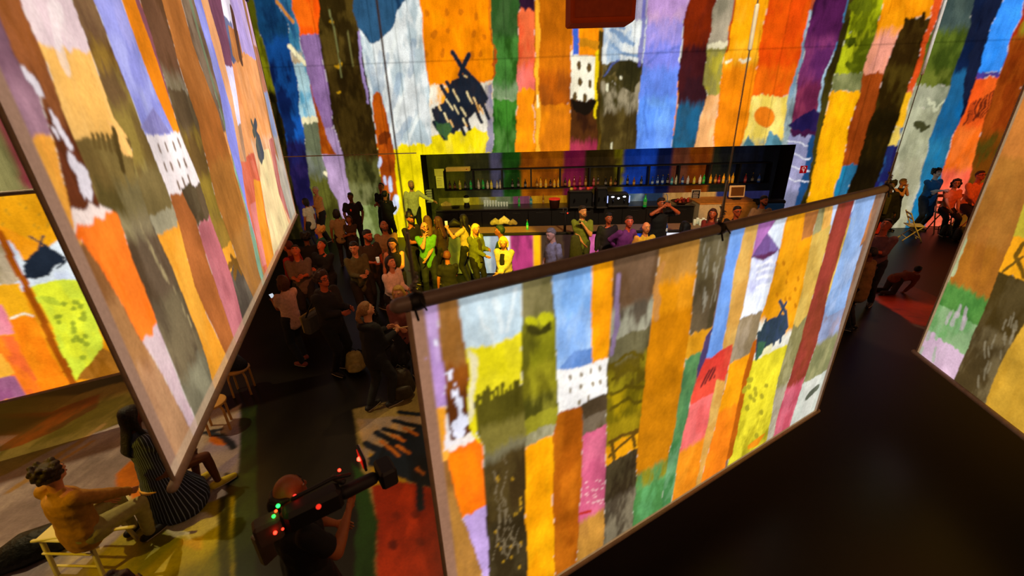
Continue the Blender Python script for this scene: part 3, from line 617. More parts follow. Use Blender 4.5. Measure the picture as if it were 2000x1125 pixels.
screen('hanging_screen','large hanging cloth screen in the middle with white dotted house and dark castle','projection screen',vec2(c0),vec2(c1),zc,ztC,520,300,paintC,(.022,2.6),None,[.04,_uc,LC-.03],rail=.034,ks=.5,glint={round(_uc,2):(topz(_pu,1457,104)-ztC,topz(_pu,1471,21)-ztC),round(LC-.03,2):(topz(_pr,1803,150)-ztC,topz(_pr,1848,6)-ztC)})
def paintL(A,L):
    S,Pg,K,E=A.S,A.Pg,A.K,A.E
    A.colr('a87850/9c6c44',np.ones(A.U.shape,bool))
    l0=[(-75,0),(15,235),(150,520),(345,925)]
    l1=[(0,25),(30,107),(77,188),(102,273),(149,467),(160,472),(193,522),(273,660),(309,715),(385,860)]
    S(l0,l1,[(0,'74505c/8c6470'),(120,'946c78/a87c88'),(268,'f4a840/ec9c38'),(472,'946034/84542c'),(560,'a87444/8c5c34'),(700,'b4845c/a47450')])
    l2=[(43,0),(77,90),(102,162),(128,239),(162,316),(192,401),(226,417),(248,483),(303,615),(331,693),(388,835)]
    S(l1,l2,[(0,'94542c/84481c'),(100,'7c4420/9c5c34'),(190,'5c2c14/6c341c'),(405,'ecd4c8'),(428,'fc7c24/f46c18'),(652,'d0b4b4/c4a4a8')])
    for x,y,rx,ry in ((66,158,7,20),(52,140,5,8),(114,250,6,28),(128,275,6,22),(108,262,4,14),(96,215,3,8),(150,335,8,24),(162,352,8,30),(140,318,7,10),(168,375,5,14)): K('e0d4d8',[(x-ry*.35,y-ry*.7),(x+ry*.3,y+ry*.6)],rx*1.7,1.2)
    Pg('e0d4d8',[(130,312),(160,322),(178,345),(174,362),(164,388),(154,372),(148,345),(136,330)],1)
    l3=[(141,0),(171,77),(192,141),(222,230),(256,277),(264,340),(297,434),(347,550),(386,648),(418,752)]
    S(l2,l3,[(-200,'e4ccc8/dcc0c0'),(95,'f4bc68/ecb058'),(272,'70582c/846c38'),(330,'5c4c24/7c6c44'),(400,'94845c/847454'),(436,'54402c/64503c'),(560,'5c4c38/746448'),(700,'8c8468/746c54')])
    K('f0e0d8',[(105,0),(120,110)],16,3,.5); Pg('f4bc68/f0b464',[(210,240),(228,240),(262,300),(240,300),(225,275)],1)
    for i in range(5): K('6c5428',[(185+i*10,290+i*2),(180+i*10,268+i)],7,1)
    K('54401c',[(238,330),(222,255)],9,1)
    for i in range(26): x=random.uniform(270,370); K('a89468',[(x,430+(x-270)*1.9),(x+6,450+(x-270)*1.9)],2.5,2,.45)
    l4=[(184,0),(222,107),(260,200),(290,273),(333,384),(354,452),(380,560),(441,693)]
    S(l3,l4,[(-200,'6c4c34/7c5c3c'),(58,'94702c/5c3c1c'),(110,'6c5030/8c7434'),(190,'8c7434/70582c'),(300,'a08c4c/7c683c'),(412,'b4a888/a49878'),(448,'f8ac3c/f09c2c')])
    l5=[(239,0),(273,98),(307,188),(345,262),(378,355),(358,378),(397,483),(457,660)]
    l5=[(239,0),(273,98),(307,188),(340,262),(360,330),(368,380),(397,483),(457,660)]
    S(l4,l5,[(-200,'a4a0dc/9494d4'),(60,'9090d4/a8a8e0'),(160,'a8a8dc/8c8cd0'),(262,'f0e0dc'),(376,'b06430/a45c2c')])
    l6=[(272,0),(300,85),(330,184),(352,262),(388,350),(410,420),(452,538),(476,632)]
    S(l5,l6,[(-200,'f8921c/ec8414'),(258,'f0e0dc'),(366,'54442c/645038'),(432,'c87478/bc686c')])
    K('8c5058',[(268,0),(300,90),(340,210)],7,.8)
    Pg('7c74ac/8c84b8',[(276,250),(299,211),(332,258),(300,266)],.5)
    Pg('f4e8e4/ecdcd8',[(290,270),(345,260),(356,300),(380,356),(350,378),(335,380),(318,335)],.5)
    for x,y in ((312,291),(326,289),(340,286),(350,280),(324,328),(336,326),(350,322),(362,320),(350,364),(360,358),(370,352)): K('8c7464',[(x-2,y-6),(x+2,y+5)],3.5,.4)
    Pg('5c4c34/4c3c28',[(356,372),(372,360),(384,372),(392,410),(382,430),(370,405)],1)
    l7=[(316,0),(354,141),(388,239),(400,300),(425,400),(448,460),(468,520),(500,592)]
    S(l6,l7,[(-200,'5c3c24/6c4830'),(130,'7c6c50/94846c'),(175,'5c4830/6c583c'),(240,'8c702c/6c5028'),(330,'7c602c/94782c'),(420,'a47c30/8c6c2c'),(480,'f0a030'),(520,'54483c/685c4c')])
    for p in ([(452,500),(470,530)],[(468,490),(458,540)],[(447,520),(472,500)]): K('7c5420',p,4,.8)
    l8=[(354,0),(376,85),(400,150),(427,222),(448,299),(470,375),(491,470),(505,530),(514,565)]
    S(l7,l8,[(-200,'b87034/a8642c'),(180,'b4682c/a46028'),(300,'a4682c/b07030'),(440,'a87034/a06c38')])
    l9=[(378,0),(410,107),(431,192),(444,273),(457,330),(495,470),(510,520)]
    S(l8[:5],l9[:4]+[(452,299)],[(-200,'8c745c/6c5440'),(180,'7c6450/604c3c'),(255,'e8a060'),(300,'c48048')])
    S([(445,273),(460,340),(478,400),(505,530)],[(452,285),(468,340),(487,410),(516,548)],[(270,'7c8464'),(310,'7c9c80/8cac8c')])
    l10=[(397,17),(427,128),(452,213),(469,316),(480,360)]
    S([(378,0),(410,107),(431,192),(444,273),(452,299)],l10,[(-200,'9c9ce0/8c8cdc')])
    l11=[(411,17),(430,85),(455,190),(472,290),(480,320)]
    S(l10,l11,[(-200,'e8a878/e09c68')],0)
    l12=[(432,0),(448,90),(462,180),(478,290),(485,330)]
    S(l11,l12,[(-200,'804c60/744458'),(130,'e4dcf0/d0c4e4'),(245,'b48868')],0)
    l13=[(449,0),(462,130),(474,210),(496,300),(505,340)]
    S(l12,l13,[(-200,'ece0ec'),(40,'5c6080/707494'),(125,'e8945c/e08c50'),(200,'f0a064'),(300,'d86448')],0)
    l14=[(478,0),(497,100),(525,200),(545,290),(577,425)]
    S(l13,[(473,0),(500,115),(520,215),(542,320),(577,425)],[(-200,'b8a0d8/c4a8d4'),(105,'f0a468/e89858'),(260,'e8b890/e0a070')],0)
    Pg('c07c44/b4703c',[(446,50),(464,60),(475,112),(465,125),(455,110)],.8); K('5c3c2c',[(454,25),(470,115)],5,.5)
    S([(478,0),(500,110),(520,200),(530,250)],[(486,0),(513,130),(535,215),(550,300)],[(-200,'f0c0a8/c8a0c8'),(90,'b87458/c07c60'),(180,'9098bc/8c94b4'),(260,'b4a89c')],0)
    Pg('d86848/e07458',[(470,315),(495,312),(505,345),(500,355),(515,420),(535,500),(520,545),(500,470),(482,400)],.8)
    Pg('e08078/e88c80',[(488,400),(505,390),(522,470),(530,510),(512,520)],1)
    Pg('f49c34/f09028',[(495,350),(509,354),(520,430),(540,505),(525,540),(512,470),(502,420)],.8)
    Pg('f4dca0/ecd098',[(506,300),(525,290),(545,380),(565,440),(552,470),(535,500),(518,410),(509,354)],1)
    Pg('b8685c/c07870',[(525,272),(533,268),(548,350),(570,415),(566,430),(545,380)],.8)
    Pg('bcb09c/a8a090',[(538,300),(552,330),(577,420),(570,440),(548,360)],1)
    fk='4c5058/5c5c50'
    Pg(fk,[(500,255),(507,265),(516,300),(512,325),(505,310),(500,285)],1); K(fk,[(492,240),(502,268)],3,.5); K(fk,[(500,238),(496,262)],3,.5)
    # cloth margins
    m=A.U<.12; A.c[m]=hexlin('94705a'); m=(A.Z<A.zs[0]+.09); A.c[m]=A.c[m]*.3+hexlin('b49474')*.7; m=A.U>L-.05; A.c[m]=hexlin('a88c74')
zl=1.9
p0=on(340,940,zl); p1=on(579,419,zl); ztL=topz(p1,486,2)
print('left screen',p0,p1,(p1-p0).length,ztL)
LL=(p1-p0).length
us_near=np.linspace(0,1,640)**1.35*LL
def screen_dense(*a,**k): return screen(*a,**k)
screen('hanging_screen','huge hanging cloth screen at upper left, corner pointing down over the striped dress','projection screen',vec2(p0),vec2(p1),zl,ztL,760,420,paintL,(.045,1.2),None,[LL-.1],rail=.05)
def paintF(A,L):
    S,Pg,K,E=A.S,A.Pg,A.K,A.E
    A.colr('f09818/e89010',np.ones(A.U.shape,bool))
    Pg('e8a014/dc9410',[(-20,380),(90,360),(150,400),(180,470),(120,490),(60,470),(0,440),(-40,440)],1)
    for i in range(16): E('b4841c',random.uniform(0,130),random.uniform(385,450),2.5,4,.5)
    Pg('d8e0e4/c8d0e0',[(-60,440),(15,470),(60,520),(120,460),(180,520),(200,700),(60,560),(-40,600)],1)
    Pg('a8946c/b8a484',[(-60,480),(10,475),(35,520),(45,545),(20,555),(-60,552)],1)
    Pg('e0e430/ccd838',[(60,560),(110,545),(160,545),(190,620),(205,700),(145,745),(100,640)],1)
    for i in range(26): E('98a428',random.uniform(105,185),random.uniform(590,700),6,5,1)
    Pg('b4c030',[(75,575),(110,580),(120,600),(90,590)],1)
    S([(34,545),(90,660),(135,752)],[(52,545),(100,650),(150,745)],[(400,'a4500c/984808')],0)
    Pg('f4b010/e8a418',[(-60,560),(34,553),(55,600),(62,615),(20,620),(-40,600)],1)
    Pg('fc8c14/f07c10',[(20,625),(64,615),(100,690),(135,750),(60,780),(10,640)],1)
    Pg('f0682c/fc7c1c',[(-60,655),(25,655),(60,720),(85,768),(30,770),(0,700)],1)
    Pg('e88c98/dc7888',[(-60,600),(5,595),(28,650),(-10,655)],1)
    K('f4ecd8',[(20,622),(48,612),(62,618)],5,1)
    Pg('f0a828/f8b038',[(-60,690),(5,690),(30,730),(0,745)],1); Pg('8c4c70/a06080',[(-60,745),(30,735),(52,772),(-60,800)],1)
    Pg('8c5410/a0641c',[(150,742),(175,710),(200,680),(245,700),(250,740)],1)
    fk='1c2430/202c40'
    Pg(fk,[(45,520),(60,500),(85,480),(110,490),(128,510),(110,520),(90,540),(70,545),(50,545)],1)
    for p in ([(58,462),(98,485)],[(85,460),(75,490)],[(80,475),(135,510)],[(50,540),(70,520)],[(70,545),(92,520)],[(95,538),(110,510)],[(48,510),(80,500)],[(112,525),(128,512)]): K(fk,p,5,.5)
f0=on(0,785,.8); f1=on(235,728,.8); dd=(f1-f0).normalized(); fa=f0-dd*1.8; fb=f1+dd*1.1
ztF=topz(f0,0,376)
print('far left',fa,fb,ztF)
screen('hanging_screen','smaller hanging cloth screen at the far left edge with dark scribbled boat on orange','projection screen',vec2(fa),vec2(fb),.8,ztF,300,200,paintF,(.025,2),None,[.1],rail=.03)
def paintR(A,L):
    S,Pg,K,E=A.S,A.Pg,A.K,A.E
    A.colr('c08428/b87c24',np.ones(A.U.shape,bool))
    r0=[(2000,140),(1957,262),(1900,402),(1792,686)]; r1=[(2100,140),(2030,300),(1985,440),(1976,469),(1933,577),(1890,680),(1865,738)]
    S(r0,r1,[(0,'c07430/b46c2c'),(300,'a86c28/a06424'),(470,'a4641c/985c1c'),(556,'54883c/407430'),(612,'8cac78/6c9c5c'),(668,'d0b0c4/c4a4b8')],0)
    for i in range(18): y=random.uniform(600,690); x=1880-(y-600)*.75+random.uniform(-30,25); K('c8acbc' if i%2 else '84b078',[(x,y),(x-8,y+22)],6,2.5,.5)
    K('9cb490',[(1938,315),(1905,395),(1880,470),(1850,545)],9,1.5,.7); K('a4bc90',[(1880,470),(1860,530)],14,2,.7); K('8c4c1c',[(1920,450),(1905,520)],24,2,.3)
    K('c87828',[(1948,280),(1925,350)],10,2)
    r2=[(2080,450),(2000,635),(1962,695),(1927,776),(1920,800)]
    S(r1,r2,[(400,'c0ac30'),(470,'f8ac18/f0a018'),(545,'544424/443414'),(640,'4c3c20/6c5c3c')],0)
    K('6c4c10',[(2000,475),(1985,500),(2000,540)],10,1); K('6c4c14',[(1960,530),(2000,500)],5,1)
    for i in range(22): x=random.uniform(1900,1985); y=740-(x-1900)*1.2+random.uniform(-30,30); K('94886c',[(x,y),(x+3,y-16)],4,2,.5)
    S(r2,[(2300,450),(2100,900)],[(400,'d8604c/cc5068'),(655,'c89830/bc8c28'),(900,'a87c24')],0)
    m=(A.U<.04); A.c[m]=hexlin('987c5c')
r_0=on(1790,688,.8); r_1=on(2000,850,.8); dr=(r_1-r_0).normalized(); r_e=r_0+dr*3.2
ztR=5.2
print('right',r_0,r_e,ztR)
screen('hanging_screen','large hanging cloth screen at the right edge with green, brown and orange watercolour bands','projection screen',vec2(r_0),vec2(r_e),.8,ztR,420,420,paintR,(.03,1.6),None,[.1],rail=.05)
# ================================================================== the bar
M_steel=mat('brushed_steel_sheet','6c665c',.35,.7); M_dkcab=mat('dark_cabinet_front','1c1712',.5); M_wood=mat('oiled_plywood','d08c38',.5,0,.2,9); M_wtop=mat('pale_wood_worktop','8c6a40',.45,0,.15)
def wallobj(o,u,off,z): o.location=wp(u,off,z); o.rotation_euler=(0,0,WANG); return o
def upx(px,py,off):      # wall coordinates of a pixel on the plane at this offset
    P=np.array(WP)+WN*off; d=ray(px,py); n=WN; t=np.dot(n,P)/np.dot(n,d[:2]); h=t*d[:2]; return float(np.dot(h-P,WT)),CAMH+t*d[2]
# long shelf with bottles on the niche's back panel
s0,_=upx(868,335,.62); s1,_=upx(1502,325,.62); zsb=upx(870,371,.62)[1]; zst=upx(870,333,.62)[1]
SL=s1-s0; sh=empty('bottle_shelf',wp(s0,.62,zsb),WANG,'long black open shelf unit full of bottles on the back wall of the bar','shelf')
MB().box((SL/2,0,0),(SL,.30,.03)).build('shelf_board',M_blk,sh); MB().box((SL/2,.0,zst-zsb),(SL,.30,.03)).build('top_board',M_blk,sh)
for i in range(12): MB().box((SL*i/11,0,(zst-zsb)/2),(.05 if i else .04,.28,zst-zsb)).build('upright',M_blk,sh)
bc=[('6c3c10',.10),('3c1c08',.1),('d8c040',.1),('2c1808',.1),('1ca030',.1),('c8c8a8',.1),('148028',.1),('a89868',.1),('d0c888',.1),('b8b8a0',.1),('a8a890',.1)]
BP=[(c,.07+.0) for c in ()]
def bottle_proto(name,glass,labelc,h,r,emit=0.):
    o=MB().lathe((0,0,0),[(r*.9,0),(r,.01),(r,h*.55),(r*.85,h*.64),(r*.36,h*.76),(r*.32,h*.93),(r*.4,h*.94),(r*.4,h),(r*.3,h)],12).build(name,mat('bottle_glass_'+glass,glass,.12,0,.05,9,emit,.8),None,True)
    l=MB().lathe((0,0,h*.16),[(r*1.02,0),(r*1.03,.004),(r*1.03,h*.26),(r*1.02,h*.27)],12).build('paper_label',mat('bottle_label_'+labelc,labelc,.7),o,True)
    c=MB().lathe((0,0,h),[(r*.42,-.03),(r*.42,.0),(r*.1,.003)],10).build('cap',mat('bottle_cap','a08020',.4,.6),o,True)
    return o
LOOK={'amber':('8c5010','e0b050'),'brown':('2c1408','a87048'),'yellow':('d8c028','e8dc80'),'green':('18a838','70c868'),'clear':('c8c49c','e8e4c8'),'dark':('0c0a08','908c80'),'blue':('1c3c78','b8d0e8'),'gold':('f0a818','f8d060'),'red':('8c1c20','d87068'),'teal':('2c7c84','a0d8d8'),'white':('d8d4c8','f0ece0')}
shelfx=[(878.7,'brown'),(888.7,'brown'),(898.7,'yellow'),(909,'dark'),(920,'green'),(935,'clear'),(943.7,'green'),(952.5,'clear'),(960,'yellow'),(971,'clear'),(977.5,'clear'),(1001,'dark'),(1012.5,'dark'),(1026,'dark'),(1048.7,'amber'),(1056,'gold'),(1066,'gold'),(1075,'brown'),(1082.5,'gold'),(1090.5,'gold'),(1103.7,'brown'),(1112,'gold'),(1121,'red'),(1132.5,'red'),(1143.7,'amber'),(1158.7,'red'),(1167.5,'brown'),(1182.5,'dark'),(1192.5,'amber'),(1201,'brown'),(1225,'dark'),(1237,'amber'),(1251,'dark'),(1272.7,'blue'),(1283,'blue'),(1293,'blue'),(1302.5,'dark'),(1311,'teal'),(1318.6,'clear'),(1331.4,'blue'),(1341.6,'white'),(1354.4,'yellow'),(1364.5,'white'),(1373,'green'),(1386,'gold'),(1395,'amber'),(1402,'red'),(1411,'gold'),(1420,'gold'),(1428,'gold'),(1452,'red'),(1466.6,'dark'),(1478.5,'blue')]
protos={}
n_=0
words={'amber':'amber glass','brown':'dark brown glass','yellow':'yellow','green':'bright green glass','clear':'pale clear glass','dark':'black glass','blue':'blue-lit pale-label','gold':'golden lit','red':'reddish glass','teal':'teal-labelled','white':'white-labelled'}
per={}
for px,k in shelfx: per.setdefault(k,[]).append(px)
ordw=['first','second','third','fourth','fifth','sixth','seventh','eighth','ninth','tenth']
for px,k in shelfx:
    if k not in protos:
        o=bottle_proto('bottle',LOOK[k][0],LOOK[k][1],.31,.044,.12 if k in('gold','yellow','green','blue','teal') else .03); protos[k]=o  # glow put into the glass to brighten the shelf
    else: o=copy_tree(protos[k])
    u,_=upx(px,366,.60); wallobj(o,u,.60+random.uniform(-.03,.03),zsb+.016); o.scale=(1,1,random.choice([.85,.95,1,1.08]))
    i=per[k].index(px); N=len(per[k])
    lab='%s bottle on the long shelf'%words[k] + ('' if N==1 else ', %s of its colour from the left'%ordw[i])
    tag(o,lab,'bottle','bottles on the long bar shelf')
# back counter
cz=.92; cu0=NU0+.30; cu1=upx(1352,392,.3)[0]; cuE=NU1-.1
bcn=empty('back_counter',wp(cu0,.35,0),WANG,'long dark back counter with steel worktop under the bottle shelf','counter')
W_=cu1-cu0
MB().box((W_/2,.02,cz-.02),(W_,.82,.04),bev=.006).build('worktop',M_steel,bcn); MB().box((W_/2,.05,cz/2-.02),(W_-.04,.70,cz-.04)).build('carcass',M_dkcab,bcn)
for i in range(11):
    d=MB().box((W_*(i+.5)/11,-.325,cz/2-.02),(W_/11-.02,.03,cz-.16),bev=.005).build('door',M_dkcab,bcn); MB().tube([(W_*(i+.5)/11-.12,-.355,cz-.16),(W_*(i+.5)/11+.12,-.355,cz-.16)],.008,6).build('handle',M_steel,d)
sp=bands('splashback',(0,0),(cuE-cu0,0),0,.26,[(40,'8c7c10/6c6410'),(90,'c4a818/9c8c18'),(50,'988c30/bcb890'),(50,'8c9464/447034'),(50,'8c4c64'),(110,'d89c18/b87c10'),(60,'4c1c24'),(30,'3c3028'),(60,'6c7460/a4a878'),(70,'5c7890/98a8b0'),(60,'2c405c'),(90,'c89048/e0a860'),(60,'d8a050'),(80,'2c3468'),(60,'2c2c5c')],artmat('splashback_projection',.5,.2),None,step=.04,wob=.03,kind='structure')
sp.name='splashback_trim'; sp.location=wp(cu0,.75,cz); sp.rotation_euler=(0,0,WANG)  # splashback of the back counter; projected colours put in as emission
# raised wooden till counter
ctl=empty('till_counter',wp(0,0,0),WANG,'light wooden counter block carrying the till screen, right of the back counter','counter')
ctl.location=wp(cu1+.02,-.28,0)
MB().box((.95,.50,1.0),(1.9,1.08,.04),bev=.006).build('top',M_wood,ctl); MB().box((.35,.48,.49),(.68,1.0,.98)).build('white_panel',mat('cream_laminate','d8c8a0',.5),ctl); MB().box((1.3,.48,.49),(1.15,1.0,.98)).build('drawer_front',M_wood,ctl)
def prop(name,px,py,z,label,cat,group=None,rz=WANG):
    p=on(px,py,z); return empty(name,p,rz,label,cat,group)
# till monitor
m=prop('till_screen',1437,390,1.02,'till screen with cream frame on the wooden counter','monitor'); 
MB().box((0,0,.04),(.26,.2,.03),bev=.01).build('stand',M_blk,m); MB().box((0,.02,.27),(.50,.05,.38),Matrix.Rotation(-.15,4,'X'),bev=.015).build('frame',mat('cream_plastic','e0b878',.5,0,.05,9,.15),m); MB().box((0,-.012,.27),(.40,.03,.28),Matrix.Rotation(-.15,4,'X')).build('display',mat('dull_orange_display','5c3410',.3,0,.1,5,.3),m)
# framed menu sign
m=prop('menu_sign',1357,393,cz,'small framed black sign with white rows standing by the fruit','sign')
MB().box((0,0,.20),(.30,.02,.38),bev=.004).build('frame',mat('white_painted_frame','c8c0b0',.5),m); q=MB().box((0,-.012,.20),(.26,.01,.34)).build('panel',M_blk,m)
l=MB()
for i in range(6): l.box((-.01*(i%3),-.019,.31-i*.045),(.17+.02*(i%2),.003,.014))
l.build('lettering',mat('white_lettering','d8d4cc',.6),m)
# fruit bowl with fruits
fb=on(1330,399,cz); b=MB().lathe((0,0,0),[(.10,0),(.13,.01),(.20,.05),(.33,.11),(.34,.12),(.31,.11),(.12,.03)],20).build('fruit_bowl',mat('wicker_brown','6c3c1c',.7),None,True); b.location=fb; tag(b,'wide shallow brown bowl heaped with red fruit on the back counter','bowl')
cs=['b42c1c','c83c20','8c1c18','d85c28']
for i in range(14):
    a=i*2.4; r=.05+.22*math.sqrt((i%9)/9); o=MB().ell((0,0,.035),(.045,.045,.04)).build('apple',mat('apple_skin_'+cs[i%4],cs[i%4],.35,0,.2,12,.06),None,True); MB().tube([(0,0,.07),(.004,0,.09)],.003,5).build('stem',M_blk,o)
    o.location=fb+Vector((r*math.cos(a),r*math.sin(a)*.8,.07+.05*(1-r/.3)+(.05 if i>9 else 0))); tag(o,'red apple heaped in the wide bowl on the back counter','fruit','red apples in the bowl')
# espresso machine, grinder-like black machines with cups
def machine(px,py,w,h,label,name='coffee_machine',lamps=True,cups=0,off=0):
    m=prop(name,px,py,cz,label,'coffee machine')
    MB().box((0,0,h*.42),(w,.5,h*.84),bev=.05).build('housing',M_blk,m); MB().box((0,0,h*.88),(w*.92,.42,h*.08),bev=.02).build('cup_tray',M_steel,m)
    MB().box((0,-.27,h*.08),(w*.9,.12,.05),bev=.01).build('drip_tray',M_steel,m)
    for sx in (-1,1):
        MB().tube([(sx*w*.25,-.25,h*.5),(sx*w*.25,-.42,h*.46)],.02,8).build('filter_handle',M_blk,m)
        if lamps:
            MB().ell((sx*w*.26,-.255,h*.72),(.05,.012,.022)).build('work_light',mat('white_work_light','e0e8ff',.3,0,.02,9,6.),m); MB().box((sx*w*.49,-.26,h*.55),(.03,.01,h*.5)).build('glowing_side_edge',mat('glowing_steel_edge','98a8e8',.3,0,.02,9,1.6),m)  # side edges glow to look lit, beside the real work lights
    if lamps: MB().ell((0,-.255,h*.62),(.035,.012,.03)).build('work_light',mat('white_work_light','e0e8ff',.3,0,.02,9,6.),m)
    return m
machine(1204,401,.72,.46,'black espresso machine with three bright white lights between shelf and counter')
p=on(1150,425,1.1)
m=machine(1132,404,.80,.62,'broad black coffee machine stacked with cups behind the man in the olive T-shirt',lamps=False)
mm=[m.location+Vector((dx,-.05+dy,.62*.93)) for dx,dy in ((-.3,0),(-.18,.05),(0,0),(.12,.06),(.25,0),(.36,.05))]
for i,q in enumerate(mm):
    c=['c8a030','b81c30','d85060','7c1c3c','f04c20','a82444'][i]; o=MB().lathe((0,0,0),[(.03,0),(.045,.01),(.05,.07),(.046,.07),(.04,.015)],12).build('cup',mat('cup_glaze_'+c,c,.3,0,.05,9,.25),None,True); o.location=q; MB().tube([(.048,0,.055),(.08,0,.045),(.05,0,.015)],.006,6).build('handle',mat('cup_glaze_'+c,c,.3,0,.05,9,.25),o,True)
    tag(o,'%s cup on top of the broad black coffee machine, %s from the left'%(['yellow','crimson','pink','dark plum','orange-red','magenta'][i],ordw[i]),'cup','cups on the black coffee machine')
machine(1172,405,.36,.75,'tall narrow black coffee grinder beside the broad coffee machine','coffee_grinder',False)
# glasses in rows
gp=None
for i in range(14):
    if gp is None:
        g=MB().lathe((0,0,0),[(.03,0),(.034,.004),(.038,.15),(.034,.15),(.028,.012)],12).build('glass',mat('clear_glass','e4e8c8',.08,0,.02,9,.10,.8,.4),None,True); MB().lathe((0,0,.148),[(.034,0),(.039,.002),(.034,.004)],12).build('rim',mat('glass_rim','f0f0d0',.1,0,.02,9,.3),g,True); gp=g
    else: g=copy_tree(gp)
    g.location=on(947+ (i%9)*5.4,403-(i//9)*3,cz); tag(g,'clear drinking glass left of the green bottle, %s in the %s row'%(ordw[i%9],'front' if i<9 else 'rear'),'glass','clear glasses on the back counter')
def standbottle(px,py,k,h,r,label,z=cz):
    o=bottle_proto('bottle',LOOK[k][0],LOOK[k][1],h,r,.2); o.location=on(px,py,z); return tag(o,label,'bottle')
standbottle(1014,402,'green',.32,.04,'green bottle standing right of the rows of clear glasses')
standbottle(1259,404,'green',.42,.06,'bright green plastic bottle beside the white tap')
standbottle(1037,398,'teal',.26,.05,'squat grey-green bottle beside the yellow-lit splashback')
standbottle(1061,398,'amber',.34,.035,'tall amber bottle left of the bucket with the red lid')
# bucket with red lid
k=prop('bucket',1083,406,cz,'dark round bucket with a glowing red lid on the back counter','bucket')
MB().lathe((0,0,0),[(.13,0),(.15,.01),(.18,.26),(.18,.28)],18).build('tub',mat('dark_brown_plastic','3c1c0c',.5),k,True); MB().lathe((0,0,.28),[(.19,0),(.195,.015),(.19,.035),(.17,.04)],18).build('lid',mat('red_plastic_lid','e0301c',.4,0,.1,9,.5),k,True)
# tap
k=prop('tap',1292,402,cz,'curved white tap with round filter body on the counter behind the phone photographer','tap')
MB().lathe((0,0,0),[(.07,0),(.09,.03),(.1,.15),(.08,.24),(.03,.27)],14).build('body',mat('white_plastic','c8ccd0',.3,0,.05,9,.12),k,True)
MB().tube([(.16,0,0),(.17,0,.28),(.14,0,.36),(.06,0,.40),(.03,0,.36)],.014,8).build('spout',mat('chrome_pipe','a8acb4',.2,.8,.05,9,.1),k,True)
# wall papers, sign board, vents and tray
def flat(name,x0,y0,x1,y1,off,col,label,cat,em=.0,th=.01):
    ua,za=upx(x0,y0,off); ub,zb=upx(x1,y1,off); o=empty(name,wp((ua+ub)/2,off-.01,(za+zb)/2),WANG,label,cat)
    MB().box((0,0,0),(abs(ub-ua),th,abs(za-zb))).build('sheet',mat('sheet_'+name+col,col,.6,0,.08,9,em),o); return o,abs(ub-ua),abs(za-zb)
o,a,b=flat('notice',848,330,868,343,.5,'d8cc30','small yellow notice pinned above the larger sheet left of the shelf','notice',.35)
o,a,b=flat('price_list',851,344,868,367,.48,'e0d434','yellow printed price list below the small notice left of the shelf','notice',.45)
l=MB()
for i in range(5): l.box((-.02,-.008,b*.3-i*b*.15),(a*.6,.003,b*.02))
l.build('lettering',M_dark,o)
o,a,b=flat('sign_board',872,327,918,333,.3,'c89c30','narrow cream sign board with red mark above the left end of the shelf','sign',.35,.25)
MB().ell((a*.38,-.13,0),(.03,.01,.015)).build('red_mark',mat('red_paint','c02c10',.5),o)
tr_=prop('paper_tray',837,392,1.1,'stack of thin trays behind the bartender in the pale shirt','tray'); tr_.location=wp(upx(837,382,.3)[0],.3,upx(837,382,.3)[1]-.22)
for i in range(6): MB().box((0,0,.02+i*.075),(.30,.26,.012)).build('tray_shelf',mat('brushed_metal_painted_yellow_light','b8b45c',.4,.3,.05,9,.2),tr_)  # yellow light put into the metal's colour and glow
for sx in(-1,1): MB().box((sx*.155,0,.22),(.01,.26,.46)).build('side_panel',M_blk,tr_)
# towel / napkin pile
o=MB().tube([(-.14,0,.03),(0,0,.07),(.14,0,.03)],[(.05,.09),(.09,.12),(.04,.08)],12).build('towel',mat('creased_cloth_painted_yellow_light','d8b034',.8,0,.2,12,.2,bump=.6),None,True); o.location=on(872,402,cz); tag(o,'crumpled pale towel on the back counter behind the bar end','towel')  # yellow light put into the pale cloth's colour and glow
pl=MB().lathe((0,0,0),[(.06,0),(.12,.01),(.16,.03),(.15,.032),(.06,.012)],18).build('serving_dish',M_dark,None,True); pl.location=on(890,405,cz); tag(pl,'dark shallow dish on the back counter below the crumpled towel','dish')
jg=prop('blender_jug',912,404,cz,'black bar blender with a round pale jug left of the clear glasses','blender')
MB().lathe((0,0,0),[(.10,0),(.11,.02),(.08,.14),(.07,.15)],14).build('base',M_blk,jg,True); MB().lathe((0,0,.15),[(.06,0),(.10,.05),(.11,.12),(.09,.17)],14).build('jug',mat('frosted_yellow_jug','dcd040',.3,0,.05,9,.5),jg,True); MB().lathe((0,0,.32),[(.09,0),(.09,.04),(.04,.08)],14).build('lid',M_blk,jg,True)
# front service counter
fz=1.1
fA=on(862,457,fz); fB=on(1560,431,fz)
u0=float(np.dot(np.array(fA)[:2]-np.array(WP),WT)); offF=float(np.dot(np.array(fA)[:2]-np.array(WP),WN)); u1=float(np.dot(np.array(fB)[:2]-np.array(WP),WT))
offM=float(np.dot(np.array(on(1030,455,fz))[:2]-np.array(WP),WN)); print('front bar off',offF,offM,u0,u1,float(np.dot(np.array(fB)[:2]-np.array(WP),WN)))
u1=upx(1425,440,offM)[0]; FL=u1-u0
fc=empty('service_counter',wp(u0,offM,0),WANG,'long front bar counter with projected stripes on its front panel, behind the crowd','counter')
MB().box((FL/2,.02,fz-.03),(FL,.10,.06),bev=.01).build('front_edge',M_blk,fc); MB().box((FL/2,.42,fz-.05),(FL,.72,.04),bev=.006).build('worktop',M_wtop,fc)
MB().box((FL/2,.45,.52),(FL-.1,.6,1.02)).build('carcass',M_dkcab,fc)
